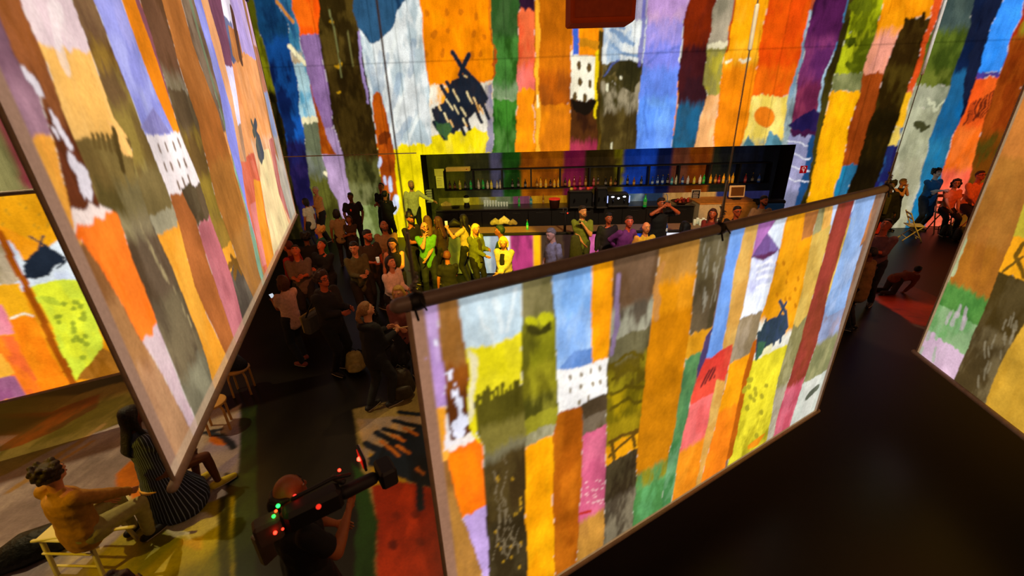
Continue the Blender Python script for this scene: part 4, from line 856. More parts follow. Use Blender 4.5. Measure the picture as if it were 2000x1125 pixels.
_b=[(862,''),(900,'6c6c14/4c4c10'),(940,'a8a418/7c7818'),(966,'a8bcc0/d0d8d8'),(992,'8c98a8'),(1004,'e8e0d8'),(1050,'b4387c/7c2458'),(1064,'fcb410'),(1110,'3c2c20/5c3c28'),(1155,'2c1c18'),(1202,'e070a0/b45088'),(1222,'2c1c28'),(1262,'1c3ca0'),(1285,'14141c'),(1300,'1c3ca0'),(1312,'d8d828'),(1352,'e8e8f0/d0d4dc'),(1390,'c83c28'),(1425,'c8d0e0')]
fp=bands('front_panel',(0,0),(FL,0),.02,1.04,[(upx(q[0],480,offM)[0]-upx(p_[0],480,offM)[0],q[1]) for p_,q in zip(_b[:-1],_b[1:])],M_screen,fc,step=.03,wob=.04)
fp.location=(0,.02,0)
# glasses and bottles along the front counter
def fcpos(px,py,z=fz-.03): return on(px,py,z)
for i in range(9):
    g=copy_tree(gp); g.location=fcpos(1356+i*5.5,440-(i%2)*3); tag(g,'empty glass on the front counter left of the brown-haired woman, %s from the left'%ordw[i],'glass','glasses on the front counter')
standbottle(1030,448,'green',.26,.03,'small dark green bottle on the front counter left of the tap column',fz-.03)
o=standbottle(1300,455,'blue',.30,.04,'dark blue bottle on the front counter right of the bald man in yellow',fz-.03)
# draught tap column
k=empty('beer_tap_column',on(1103,452,fz-.03),WANG,'slim black draught tap column with a small red light on the front counter','beer tap')
MB().tube([(0,0,0),(0,0,.5)],.035,12).build('column',M_blk,k,True); MB().tube([(-.1,0,.48),(.1,0,.48)],.03,10).build('crossbar',M_blk,k,True); MB().ell((.06,-.035,.48),(.015,.01,.012)).build('indicator_light',mat('red_indicator','ff2010',.3,0,0,9,8),k)
for sx in (-.05,.05): MB().tube([(sx,-.02,.48),(sx,-.05,.6)],.012,8).build('tap_handle',M_steel,k,True)
for i,(px,py,s) in enumerate(((968,441,.16),(985,440,.19),(1002,441,.14))):
    o=MB().tube([(-s*.5,0,s*.5),(0,0,s*.8),(s*.5,0,s*.5)],[s*.45,s*.6,s*.4],10).build('paper_bag',mat('crumpled_paper_%d'%i,['8c8468','a89c80','6c5c48'][i],.8,0,.35,14,bump=.8),None,True); o.location=on(px,py,fz-.03); tag(o,'crumpled bag on the front counter behind the green-haired man, %s'%['left of three','middle and largest of three','right of three'][i],'bag')
o=MB().tube([(-.12,0,.06),(0,0,.12),(.14,0,.07)],[.06,.12,.05],12).build('dark_cloth',M_blk,None,True); o.location=on(888,443,fz-.03); tag(o,'black rumpled cloth lying at the left end of the front counter','cloth')
# fire hose sign on the wall right of the bar
ua,za=upx(1569,331,-.015); o=empty('fire_hose_sign',wp(ua,-.02,za),WANG,'small red square fire hose sign with white symbol on the wall right of the bar','sign')
MB().box((0,0,0),(.21,.012,.23)).build('plate',mat('signal_red','b80c18',.5,0,.05,9,.45),o); q=MB(); 
for a in range(12): q.tube([(.05*math.cos(a*.45),-.012,.03+.055*math.sin(a*.45)),(.05*math.cos(a*.45+.45),-.012,.03+.055*math.sin(a*.45+.45))],.007,6)
q.tube([(.0,-.012,.03),(.01,-.012,-.08)],.008,6); q.build('symbol',mat('white_symbol','e8e4e0',.5,0,0,9,.5),o)
ua,za=upx(1560,388,-.1); o=MB().box((0,0,0),(.9,.35,.14),bev=.04).build('black_case',M_blk); wallobj(o,ua-1.0,-.25,1.02); tag(o,'long black case on the shelf at the right end of the bar','case')
o=MB().box((0,0,0),(.7,.5,1.0),bev=.02).build('display_fridge',mat('steel_painted_blue_light','1c3c5c',.3,.2,.1,6,.15)); wallobj(o,ua-1.0,-.30,.5); tag(o,'low steel cabinet with blue glow at the right end of the bar','fridge')  # blue light put into the steel's colour and glow
# black clamp box on the far wire, hanging board at the top of the frame
wr=on(1762,268,2.6); 
o=empty('wire_winch',wr,.3,'small black winch box on the wires in front of the pale stripe','winch'); MB().box((0,0,0),(.26,.10,.16),bev=.01).build('box',M_blk,o); MB().tube([(0,0,.08),(0,0,5.4)],.006,6).build('cable',M_wire,o,True); MB().tube([(.1,0,-.08),(.06,0,-1.2)],.005,6).build('lower_cable',M_wire,o,True)
hb=empty('hanging_speaker',(1.35,5.6,4.75),.02,'blurred orange-brown box hanging at the top edge of the picture','speaker')
MB().box((0,0,.2),(.72,.4,.44),bev=.02).build('cabinet',mat('orange_brown_cabinet','b4440c',.8,0,.1,4,0,.1),hb); MB().box((0,-.205,.2),(.62,.01,.34)).build('grille',mat('rust_grille','a03c0c',.85),hb); MB().tube([(0,0,.42),(0,0,3.2)],.02,8).build('hanging_pole',M_blk,hb,True)  # cabinet in one even orange-brown base colour
d=ray(1171,20); t=5.6/d[1]; hb.location=(t*d[0],5.6,CAMH+t*d[2]-.22); 
for y_,xx in ((0,0),):
    dz=ray(1171,39); hb.location.z=CAMH+5.4/dz[1]*dz[2]
# ================================================================== people
PEND=[]
def pend(mb,name,m,voxel,smooth=4,parent=None,extra=None,wr=0.):
    o=mb.build(name,m,parent,True); PEND.append((o,voxel,smooth,extra,wr)); return o
def finish():
    for o,v,sm,ex,wr in PEND:
        r=o.modifiers.new('r','REMESH'); r.mode='VOXEL'; r.voxel_size=v; r.use_smooth_shade=True
        s=o.modifiers.new('s','SMOOTH'); s.iterations=sm; s.factor=.5
    dg=bpy.context.evaluated_depsgraph_get(); dg.update()
    res=[]
    for o,v,sm,ex,wr in PEND:
        res.append(bpy.data.meshes.new_from_object(o.evaluated_get(dg)))
    for (o,v,sm,ex,wr),me in zip(PEND,res):
        if wr:
            n=len(me.vertices); c=np.empty(n*3,np.float32); me.vertices.foreach_get('co',c); c=c.reshape(-1,3); nr=np.empty(n*3,np.float32); me.vertices.foreach_get('normal',nr); nr=nr.reshape(-1,3)
            ph=random.uniform(0,9)
            x,y,z=c[:,0],c[:,1],c[:,2]
            d_=np.sin(x*38+z*21+ph+2*np.sin(z*13))*np.sin(y*31-z*17+ph*2+2*np.sin(x*11))+.6*np.sin(z*47+x*14+y*20+ph)
            c=c+nr*(d_*wr)[:,None]; me.vertices.foreach_set('co',c.reshape(-1))
        if ex and ex.v:
            bm=bmesh.new(); bm.from_mesh(me); vv=[bm.verts.new(p) for p in ex.v]
            for f in ex.f:
                try: bm.faces.new([vv[i] for i in f]).smooth=True
                except Exception: pass
            bm.to_mesh(me); bm.free()
        old=o.data; mt=old.materials[0]; nm=old.name; o.modifiers.clear(); o.data=me; bpy.data.meshes.remove(old); me.name=nm
        me.materials.clear(); me.materials.append(mt)
    PEND.clear()
def V(*a): return Vector(a)
def ik(a,t,l1,l2,hint):
    d=t-a; L=d.length
    if L>l1+l2-.005: t=a+d*((l1+l2-.005)/L); d=t-a; L=d.length
    if L<abs(l1-l2)+.02: L=abs(l1-l2)+.02
    x=(L*L+l1*l1-l2*l2)/(2*L); h=math.sqrt(max(l1*l1-x*x,0)); u=d.normalized(); p=hint-u*hint.dot(u); p.normalize()
    return a+u*x+p*h,t
SKIN={'fair':'c08058','tan':'94542c','pale':'d0a080','red':'b0542c','brown':'5c3018'}
ARM={  # hand targets (x,y,z) relative to the pelvis, right hand / left hand (x outward), elbow hints
 'down':((.27,.04,-.10),None),'crossed':((-.10,.25,.27),(.12,-.1,-.6)),'phone':((.05,.34,.28),(.12,-.3,-.7)),'hold':((.10,.33,.24),(.1,-.4,-.8)),
 'chin':((.02,.18,.56),(.25,.2,-.9)),'photo':((.09,.28,.68),(.8,.0,-.5)),'hip':((.20,.02,.06),(.9,-.4,0)),'back':((.06,-.17,.08),(.7,-.5,0)),
 'pocket':((.22,.10,-.02),(.6,-.6,0)),'point':((.62,.22,.24),(.2,-.2,-.9)),'raise':((.20,.36,.50),(.3,.2,-.9)),'lap':((.10,.30,.04),(.2,-.4,-.3)),'floor':((.17,.16,-.42),(.5,.2,0)),
 'mic':((.06,.20,.44),(.35,.1,-.9)),'cam':((.14,.42,.46),(.6,.1,-.9)),'side':((.60,.05,.20),(.1,-.5,-.5)),'belly':((-.04,.26,.10),(.22,-.4,-.5)),'knee':((.16,.42,.10),(.5,-.2,.3))}
def person(pos,h,face,label,skin='tan',top=('1c1a18','short'),legs=('14161c','trousers'),hair=('1c120c','short'),arms=('down','down'),lean=0.,head=(0.,0.),pose='stand',shoes='18140f',
           beard=None,glasses=False,group='people in the crowd',vox=.02,cat='person',build=1.,emblem=None,seat=.45,top2=None,stride=.0,side=0.):
    k=h/1.75; sx=.93 if 'woman' in label or 'girl' in label else 1.; bw=build*sx
    hipz={'stand':.92,'sit':seat/k+.10,'crawl':.42,'kneel':.50}[pose]
    pel=V(0,0,hipz)
    ln=math.radians(lean); sd=math.radians(side); sp=V(math.sin(sd),math.sin(ln)*math.cos(sd),math.cos(ln)*math.cos(sd)); fwd=V(0,math.cos(ln),-math.sin(ln)); right=V(1,0,-math.tan(sd)*.5).normalized()
    C=lambda a,b,c: pel+right*a+fwd*b+sp*c
    neck=C(0,.0,.545); hd=neck+sp*.05+V(0,.02,.0)
    hp=math.radians(head[1]); hy=math.radians(head[0])
    Mh=Matrix.Rotation(hy,3,'Z')@Matrix.Rotation(-hp-ln*.55,3,'X')
    hc=hd+Mh@V(0,.012,.115)
    body=MB(); fing=MB()
    # torso
    tors=[C(0,0,-.07),C(0,0,.03),C(0,.01,.18),C(0,.015,.34),C(0,.005,.45),C(0,0,.52)]
    tr_=[(.13*bw,.10*build),(.165*bw,.115*build),(.135*bw,.10*build),(.165*bw,.115*build),(.15*bw,.09*build),(.06,.055)]
    body.tube(tors,tr_,14,side=right); body.tube([C(0,0,.48),hd+V(0,0,.04)],.056,10)
    # head
    He=lambda v: hc+Mh@V(*v)
    body.ell(hc,(.077,.094,.112),Mh,14,10); body.ell(He((0,.035,-.055)),(.055,.06,.055),Mh,10,8)
    body.tube([He((0,.088,.02)),He((0,.108,-.022))],[.010,.016],8); body.tube([He((-.02,.088,-.055)),He((.02,.088,-.055))],.010,8); body.ell(He((0,.078,-.09)),(.025,.02,.018),Mh,8,6)
    body.tube([He((-.045,.078,.033)),He((.045,.078,.033))],.012,8)
    for s in (-1,1): body.ell(He((s*.08,-.005,-.005)),(.014,.024,.034),Mh,8,6)
    # legs
    shw=.172*bw; topm=MB(); legm=MB()
    feet=[]
    for s in (-1,1):
        hip=C(s*.09*bw,0,-.03)
        if pose=='stand': an=V(s*.10+s*.03*(build-1),-.03+s*stride,.09); hint=V(s*.1,1,0)
        elif pose=='sit': an=V(s*.13,.40+s*stride*.5,.09); hint=V(s*.15,.5,1)
        elif pose=='crawl': an=V(s*.13,-.55,.07); hint=V(0,1,-1)
        else: an=V(s*.11,-.30,.06); hint=V(0,1,-.2)
        kn,an=ik(hip,an,.43,.42,hint)
        body.tube([hip,hip*.5+kn*.5,kn],[.088*build,.074*build,.054],10); body.tube([kn,kn*.65+an*.35,an],[.053,.052,.036],10)
        fd=V(s*.18,1,0).normalized() if pose not in('crawl','kneel') else V(0,-.7,-.4).normalized()
        body.tube([an-fd*.05-V(0,0,.045),an+fd*.07-V(0,0,.055),an+fd*.15-V(0,0,.065)],[.030,.034,.022],8)
        if legs[1]=='trousers':
            g=.014; legm.tube([hip+V(0,0,.05 if pose=='stand' else -.01)*1+(kn-hip)*(.0 if pose=='stand' else .08),hip*.5+kn*.5,kn],[.10*build+g,.078*build+g,.060+g],10); legm.tube([kn,kn*.6+an*.4,an+V(0,0,.0)],[.060+g,.054+g,.043+g],10)
        elif legs[1]=='shorts':
            g=.018; legm.tube([hip+V(0,0,.05),hip*.4+kn*.6],[.10*build+g,.078*build+g],10)
        feet.append((an,fd))
    if legs[1]=='skirt': legm.tube([C(0,0,.05),C(0,.02,-.2),V(0,pel.y+.05,max(.1,hipz-.62))],[(.17*bw,.13),(.21,.18),(.30,.26)],16,side=right)
    if legs[1]!='skirt' or 1: legm.tube([C(0,0,-.06),C(0,0,.06)],[(.16*bw+.01,.12*build+.012),(.165*bw+.008,.115*build+.012)],14,side=right)
    # arms
    hands={}
    for s,ar in ((1,arms[0]),(-1,arms[1])):
        sh=C(s*shw,0,.475)
        a=ARM[ar] if isinstance(ar,str) else ar
        t=a[0]; hint=a[1] or (.5,-.8,-.2)
        tg=pel+V(s*t[0],t[1],t[2]) if not isinstance(ar,str) or ar in('down','floor','lap','knee') else C(s*t[0],t[1],t[2])
        if ar=='crossed' and s<0: tg=tg+V(0,-.03,-.06)
        el,wr=ik(sh,tg,.28,.25,V(s*hint[0],hint[1],hint[2]))
        body.ell(sh,(.052*build,.05*build,.05*build),None,10,8)
        body.tube([sh,el],[.052*build,.040*build],10); body.tube([el,el*.65+wr*.35,wr],[.041*build,.040*build,.026],10)
        dr=(wr-el).normalized(); pn=V(s*-1,0,0) if abs(dr.x)<.8 else V(0,-1,0)
        pn=(pn-dr*pn.dot(dr)).normalized(); sdv=dr.cross(pn).normalized()
        pc=wr+dr*.045; Mp=Matrix((sdv,pn,dr)).transposed()
        body.ell(pc,(.040,.018,.052),Mp,10,8)
        curl=1.1 if ar in('phone','hold','mic','cam','photo','raise','crossed','chin') else .45
        for f in range(4):
            b0=wr+dr*.085+sdv*(-.028+.019*f); L=[.024,.03,.028,.022][f]; p=b0;d2=dr.copy(); pts=[wr+dr*.06+sdv*(-.026+.018*f),b0]
            for j in range(2):
                d2=(d2*math.cos(curl*.6)+pn*math.sin(curl*.6)).normalized(); p=p+d2*(L*1.15); pts.append(p)
            fing.tube(pts,[.0095,.009,.0085,.0065],6)
        tb=wr+dr*.03+sdv*(-.035); fing.tube([wr+dr*.02-sdv*.015,tb+dr*.02-sdv*.012+pn*.012,tb+dr*.045-sdv*.01+pn*.03],[.012,.0105,.008],6)
        hands[s]=wr+dr*.09+pn*.03
        if top[1] in ('long','jacket','hoodie','cardigan'):
            g=.014 if top[1]=='long' else .022; topm.tube([sh,el],[.055*build+g,.044*build+g],10); topm.tube([el,el*.1+wr*.9],[.044*build+g,.032+g],10); topm.ell(sh,(.054*build+g*.8,)*3,None,10,8)
        elif top[1] in ('short','polo','dress'):
            g=.018; topm.tube([sh,sh*.4+el*.6],[.052*build+g*.7,.050*build+g],10); topm.ell(sh,(.054*build+g*.7,)*3,None,10,8)
        elif top[1]=='rolled':
            g=.015; topm.tube([sh,el],[.055*build+g,.048*build+g],10); topm.tube([el,el*.8+wr*.2],[.046*build+g,.045+g],10); topm.ell(sh,(.054*build+g*.8,)*3,None,10,8)
    g={'jacket':.035,'hoodie':.032,'cardigan':.028}.get(top[1],.018); low=-.10 if top[1] not in('jacket','cardigan') else -.18
    topm.tube([C(0,0,low),C(0,0,.03),C(0,.01,.18),C(0,.015,.34),C(0,.005,.45),C(0,0,.50)],[(.150*bw+g,.115*build+g),(.165*bw+g,.118*build+g),(.140*bw+g*1.3,.108*build+g),(.165*bw+g,.117*build+g),(.155*bw+g,.092*build+g*.8),(.075,.066)],14,side=right)
    if top[1]=='hoodie': topm.tube([C(-.07,-.08,.50),C(0,-.13,.50),C(.07,-.08,.50)],.055,10)
    if top[1] in('polo','long','rolled','jacket'): topm.tube([C(-.05,.02,.53),C(0,-.055,.545),C(.05,.02,.53)],.022,8)
    if top[1]=='dress': topm.tube([C(0,0,-.02),C(0,.02,-.2),V(0,pel.y+.08,max(.1,hipz-.72))],[(.17*bw,.14),(.22,.2),(.34,.30)],16,side=right)
    root=body.build('person',mat('skin_'+skin,SKIN[skin],.5,0,.08,30),None,True); PEND.append((root,vox*.8,3,fing,0))
    tag(root,label,cat,group)
    garment={'short':'t_shirt','long':'shirt','rolled':'shirt','polo':'polo_shirt','jacket':'jacket','hoodie':'hooded_jacket','cardigan':'cardigan','dress':'dress','none':'tank_top'}[top[1]]
    pend(topm,garment,mat('fabric_'+top[0],top[0],.85,0,.16,26,bump=.25) if top2 is None else top2,vox,4,root,None,.0035)
    if top[1] in ('cardigan','jacket'):   # the darker shirt showing down the open front
        ys=[.118*build+g+.004,.112*build+g+.004,.112*build+g,.088*build+g]; MB().tube([C(0,ys[0]+.022,-.06),C(0,ys[1]+.012,.16),C(0,ys[2]+.008,.34),C(0,ys[3]-.004,.46)],[(.045,.012),(.05,.014),(.058,.014),(.05,.014)],10,side=right).build('shirt_front',mat('fabric_inner','0c0b0c' if top[1]=='cardigan' else '3c3818',.85,0,.16,26),root,True)
    if legs[1] in('trousers','shorts','skirt'): pend(legm,legs[1],mat('fabric_'+legs[0],legs[0],.8,0,.14,22,bump=.2),vox,4,root,None,.003)
    for an,fd in feet:
        sm_=MB().tube([an-fd*.06-V(0,0,.04),an+fd*.06-V(0,0,.05),an+fd*.16-V(0,0,.06)],[.044,.046,.034],10,side=V(1,0,0)); s_=sm_.build('shoe',mat('shoe_'+shoes,shoes,.6),root,True)
        MB().tube([an-fd*.065-V(0,0,.074),an+fd*.06-V(0,0,.078),an+fd*.17-V(0,0,.078)],[(.044,.012),(.047,.012),(.036,.012)],10,side=V(1,0,0)).build('sole',mat('pale_rubber_sole','a89c88',.7),s_,True)
    # hair
    if hair:
        hm=MB(); st=hair[1]; c=hair[0]
        if st!='fringe':
            hm.ell(He((0,-.026,.022)),(.087,.090,.104),Mh,14,10); hm.ell(He((0,-.002,.080)),(.072,.082,.046),Mh,12,8)
        if st=='curly':
            for i in range(34):
                a=i*2.4; zz=-.05+.16*(i/34); rr=.095*math.sqrt(max(.15,1-((zz-.02)/.14)**2)); q=(rr*math.cos(a),rr*math.sin(a)*.95-.03,zz+.03)
                if q[1]<.05 or q[2]>.08: hm.ell(He(q),(.028,.028,.028),Mh,8,6)
        if st in('bob','long','wavy'):
            for s in(-1,1): hm.tube([He((s*.055,.01,.07)),He((s*.088,-.02,-.01)),He((s*.082,-.03,-.12))],[.03,.03,.026],8)
            hm.tube([He((0,-.07,.04)),He((0,-.085,-.06)),He((0,-.08,-.13))],[(.08,.04),(.085,.035),(.07,.025)],12,side=Mh@V(1,0,0))
        if st in('long','wavy'):
            bk=C(0,-.12,.30); hm.tube([He((0,-.08,-.02)),He((0,-.09,-.12)),bk+V(0,-.02,.06),bk],[(.08,.035),(.085,.035),(.08,.03),(.05,.02)],12,side=right)
            for s in(-1,1): hm.tube([He((s*.08,-.02,0)),He((s*.085,-.02,-.13)),C(s*.11,.09,.34)],[.026,.03,.018],8)
        if st=='ponytail':
            hm.ell(He((0,-.115,.03)),(.03,.03,.03),Mh,8,6); hm.tube([He((0,-.12,.03)),He((0,-.15,-.06)),He((0,-.13,-.2)),He((0,-.12,-.30))],[.026,.036,.030,.012],10)
        if st=='fringe':  # ring of hair around a bald crown
            hm.tube([He((-.078,.0,.0)),He((-.06,-.075,.0)),He((0,-.098,.0)),He((.06,-.075,.0)),He((.078,.0,.0))],[.016,.026,.03,.026,.016],8)
        pend(hm,'hair',mat('hair_'+c,c,.6,0,.25,60,bump=.5),vox*.75,2,root,None,.0025)
    if beard:
        bm_=MB(); bm_.tube([He((-.068,.02,-.03)),He((-.052,.06,-.075)),He((0,.085,-.095)),He((.052,.06,-.075)),He((.068,.02,-.03))],[.014,.02,.024,.02,.014],8); bm_.tube([He((-.03,.092,-.04)),He((.03,.092,-.04))],.009,6); bm_.build('beard',mat('hair_'+beard,beard,.7,0,.25,60),root,True)
    for s in(-1,1): 
        e=MB().ell(He((s*.031,.083,.012)),(.014,.009,.008),Mh,8,6).build('eye',mat('eye_white','c8c0b0',.3),root,True); MB().ell(He((s*.031,.0905,.012)),(.0065,.004,.0065),Mh,8,6).build('iris',mat('dark_iris','1c120c',.2),e,True)
        MB().tube([He((s*.014,.094,.034)),He((s*.046,.086,.036))],.005,6).build('eyebrow',mat('hair_'+(hair[0] if hair else '2c1c10'),hair[0] if hair else '2c1c10',.7),root,True)
    MB().tube([He((-.022,.096,-.053)),He((0,.101,-.054)),He((.022,.096,-.053))],.0065,6).build('mouth',mat('lips','8c3c30',.5),root,True)
    if glasses:
        gm=MB()
        for s in(-1,1):
            P=[He((s*.032+.024*math.cos(a*PI/5),.104,.010+.019*math.sin(a*PI/5))) for a in range(11)]; gm.tube(P,.003,5,caps=False)
            gm.tube([He((s*.055,.102,.015)),He((s*.084,.0,.012))],.003,5)
        gm.build('glasses',M_blk,root,True)
    if emblem: 
        p_=C(.06,.118*build+.045,.33); MB().ell(p_,(.022,.01,.04),None,8,6).build('emblem',mat('emblem_'+emblem,emblem,.6,0,.1,9,.1),root,True)
    # place
    root.scale=(k,k,k)
    th=math.radians(face)
    if isinstance(pos,tuple):   # pixel of the head: put the head exactly there
        hh=hc*k; g_=on(pos[0],pos[1],hh.z); off=Matrix.Rotation(th,3,'Z')@hh
        root.location=(g_.x-off.x,g_.y-off.y,0)
        for _ in range(40):     # nobody stands inside the wall: step towards the middle of the hall, a little taller
            dw=(root.location.x-WP[0])*WN[0]+(root.location.y-WP[1])*WN[1]
            if dw<-.30-(.22 if pose=='sit' else 0): break
            k*=1.01; root.scale=(k,k,k); hh=hc*k; g_=on(pos[0],pos[1],hh.z); off=Matrix.Rotation(th,3,'Z')@hh; root.location=(g_.x-off.x,g_.y-off.y,0)
    else: root.location=pos
    root.rotation_euler=(0,0,th)
    R3=Matrix.Rotation(th,3,'Z'); loc=Vector(root.location)
    W=lambda v: loc+R3@(v*k)
    return dict(root=root,R=W(hands[1]),L=W(hands[-1]),W=W,head=W(hc),th=th,C=lambda a,b,c:W(C(a,b,c)),feet=W(V(0,0,0)),He=lambda a,b,c:W(He((a,b,c))))
def phone(p,label,lit=None,rz=0.):
    o=empty('smartphone',p,rz,label,'phone'); o.rotation_euler=(math.radians(-35),0,rz)
    MB().box((0,0,0),(.075,.010,.15),bev=.004).build('body',M_blk,o); MB().box((0,-.006,0),(.066,.002,.135)).build('display',mat('phone_display','c8d8e8',.3,0,.1,9,.9) if lit else M_blk,o); return o
def wineglass(p,label,cat='glass'):
    o=MB().lathe((0,0,-.02),[(.028,0),(.032,.004),(.036,.11),(.034,.11),(.029,.01)],12).build('drinking_glass',mat('clear_glass','e4e8c8',.08,0,.02,9,.10,.8,.4),None,True); MB().lathe((0,0,.088),[(.034,0),(.037,.002),(.034,.004)],12).build('rim',mat('glass_rim','f0f0d0',.1,0,.02,9,.3),o,True); o.location=p; return tag(o,label,cat)
# ---- crowd by the left wall and in front of the bar
P=person
P((596,394),1.66,75,'young woman in white T-shirt with short dark hair, leftmost in front of the wall','tan',('c8ccb8','short'),('20262c','trousers'),('140c08','bob'),('down','down'),head=(5,0))
P((616,372),1.72,140,'grey-haired woman with folded arms in patterned orange-lit shirt against the wall','fair',('c8904c','rolled'),('0c0c10','trousers'),('b0a080','short'),('crossed','crossed'),head=(30,0))  # orange light put into the pale shirt's colour
P((684,384),1.80,200,'broad man in black T-shirt with small red emblem before the dark stripe','brown',('0c0b0c','short'),('0c0c10','trousers'),('0c0806','short'),('pocket','pocket'),head=(-25,6),build=1.12,emblem='e04020')
P((657,416),1.62,10,'dark-haired woman from behind in a beige blouse below the shadowed wall','tan',('9c8458','short'),('1c1008','trousers'),('140a06','bob'),('hold','down'))
P((681,428),1.46,185,'brown-haired girl in a dull brown top in front of the man with the red emblem','tan',('3c2810','short'),('14100c','trousers'),('3c2010','bob'),('crossed','crossed'))
P((744,365),1.80,170,'man in black looking down behind the dark-capped couple at the yellow wall','tan',('08080a','short'),('10141c','trousers'),('100a06','short'),('hold','hold'),head=(0,-20))
P((752,380),1.78,-20,'person in black jacket seen from behind beside the orange stripe','tan',('08080a','jacket'),('141c28','trousers'),('0a0806','short'),('hold','hold'))
bar=P((803,361),1.84,195,'bartender in pale yellow-lit shirt reaching out to the right at the bar end','fair',('c0c080','long'),('10140c','trousers'),('a88858','short'),((( .25,.0,-.08),(.6,-.4,0)),((.60,.30,.22),(.1,-.2,-.9))),beard='3c2c18',head=(5,0))
P((624,450),1.62,120,'woman with short blond hair and green top below the folded-arms woman','fair',('18603c','short'),('0c0c0c','trousers'),('d0a050','curly'),('hold','hold'),head=(0,-15))
P((597,464),1.70,30,'dark figure with black hair left of the blond woman in green','brown',('0c0908','long'),('0c0908','trousers'),('0a0705','curly'),('hold','hold'))
P((577,490),1.72,205,'man in grey shirt looking down at the far left edge of the crowd','red',('5c4c48','rolled'),('14141c','trousers'),('1c100a','short'),('hold','phone'),head=(0,-28),build=1.05)
P((562,481),1.74,80,'person with red scarf behind the man in the grey shirt','red',('8c1810','long'),('14100c','trousers'),('4c1408','short'),('down','down'))
P((628,479),1.68,165,'big man in black shirt bending his head in the middle of the dark group','red',('0a0a0c','long'),('0c0c10','trousers'),('0c0806','short'),('phone','phone'),head=(0,-32),build=1.15)
ol=P((691,484),1.78,222,'young man in olive sweater looking straight at the camera','fair',('4c4c2c','long'),('14100c','trousers'),('100a06','short'),('hold','phone'),head=(-35,8))
gl=P((718,460),1.84,225,'man in brown T-shirt holding a glass behind the olive sweater man','red',('342818','short'),('14100c','trousers'),('140c06','short'),('hold','down'),head=(10,8),beard='2c1808')
P((750,441),1.80,190,'bald man in tan shirt with dark shoulder strap','tan',('84663c','long'),('14100c','trousers'),None,('hold','hold'),head=(20,-12),beard='3c2410',build=1.08)
capm=P((801,427),1.84,238,'bearded man in black T-shirt and black cap turned to the right','tan',('070707','short'),('0c0c10','trousers'),None,('hold','hold'),head=(-15,-5),beard='0c0806',build=1.1)
P((766,476),1.70,190,'woman in sleeveless black top with long dark hair facing the camera','fair',('0a0909','none'),('0c0c10','trousers'),('100a06','long'),('down','hold'),head=(-10,5))
wt=P((763,513),1.68,235,'dark-haired woman in long-sleeved white top right of the olive sweater man','fair',('c8b8b0','long'),('0c0c10','trousers'),('0c0806','bob'),('hold','hold'),lean=8,head=(0,-20))
P((829,444),1.80,195,'bald bearded man with glasses, green T-shirt and dark vest, hand at chin','fair',('4c8c2c','short'),('10181c','trousers'),None,('chin','belly'),head=(15,-10),beard='1c1408',glasses=True)
P((834,430),1.68,20,'woman with light brown hair behind the bald man in green','tan',('3c2c14','long'),('0c0c10','trousers'),('5c3c18','long'),('down','down'))
P((855,432),1.70,60,'woman with long auburn hair against the bar end','tan',('2c1c10','long'),('0c0c10','trousers'),('3c1c0c','long'),('down','down'))
wg=P((905,428),1.74,70,'woman with long black hair and cream blouse raising a glass, seen from behind','fair',('b09c68','short'),('14180c','trousers'),('0c0705','long'),('down','raise'),head=(-30,0))
P((929,447),1.70,225,'blond woman in olive green jacket with necklace looking up right','fair',('5c6420','jacket'),('0c0c08','trousers'),('e0c050','wavy'),('belly','hold'),head=(-15,12))
P((976,451),1.78,80,'man with dark green-tinted hair behind the blond woman in the cardigan','tan',('1c3c2c','long'),('0c0c10','trousers'),('1c3420','short'),('down','down'))
P((983,473),1.68,160,'blond woman in pale grey cardigan over a black top','fair',('a89c84','cardigan'),('0c0c10','trousers'),('f0d048','bob'),('belly','belly'),head=(15,10))
P((873,500),1.52,10,'child with auburn hair and black shirt seen from behind before the green-shirt man','tan',('0a0a0a','short'),('0c0c10','trousers'),('5c2c10','short'),('hold','down'))
P((1076,457),1.80,118,'grey-haired man in pale blue and khaki shirt looking up to the left','pale',('8c8c90','rolled'),('14180c','trousers'),('7c7468','short'),('pocket','down'),head=(10,16))
mi=P((1138,413),1.92,168,'tall man in olive T-shirt with one arm folded, holding a microphone','fair',('5c6420','short'),('2c3014','trousers'),('2c1c0c','short'),('belly','mic'),head=(35,0),beard='3c2410')
P((1189,426),1.76,185,'man in black in the shade behind the folded jacket','red',('0a0a0a','long'),('0c0c10','trousers'),('0c0806','short'),('down','down'))
P((1229,433),1.82,205,'smiling man in purple shirt leaning to the right','red',('5c2c68','long'),('14101c','trousers'),('3c2410','short'),('back','side'),head=(-25,-8),lean=8,side=-8)
P((1262,444),1.76,185,'smiling bald man in bright yellow-lit shirt','fair',('c8a83c','polo'),('2c2410','trousers'),None,('down','down'),head=(5,0))
ph=P((1292,397),1.97,185,'person in black lifting a phone with both hands to take a picture','red',('0a0a0c','short'),('0c0c10','trousers'),('1c100a','short'),('photo','photo'),head=(0,0))
P((1337,444),1.86,10,'person with dark hair and black coat in front of the fruit bowl','tan',('080808','jacket'),('0c0c10','trousers'),('080605','bob'),('down','down'))
P((1392,417),1.72,150,'woman with brown hair in red top behind the middle screen clamp','red',('6c1c14','long'),('0c0c10','trousers'),('3c1c0c','wavy'),('hold','hold'))
P((1440,413),1.80,160,'man with glasses and black shirt below the till screen','red',('0c0c0e','short'),('0c0c10','trousers'),('100a08','short'),('down','down'),head=(20,0),glasses=True)
P((1492,392),1.84,170,'man in cream T-shirt with round red print at the right end of the bar','red',('a88c68','short'),('14100c','trousers'),('140c08','short'),('down','down'),head=(20,0),beard='1c1008',emblem='8c1c14')
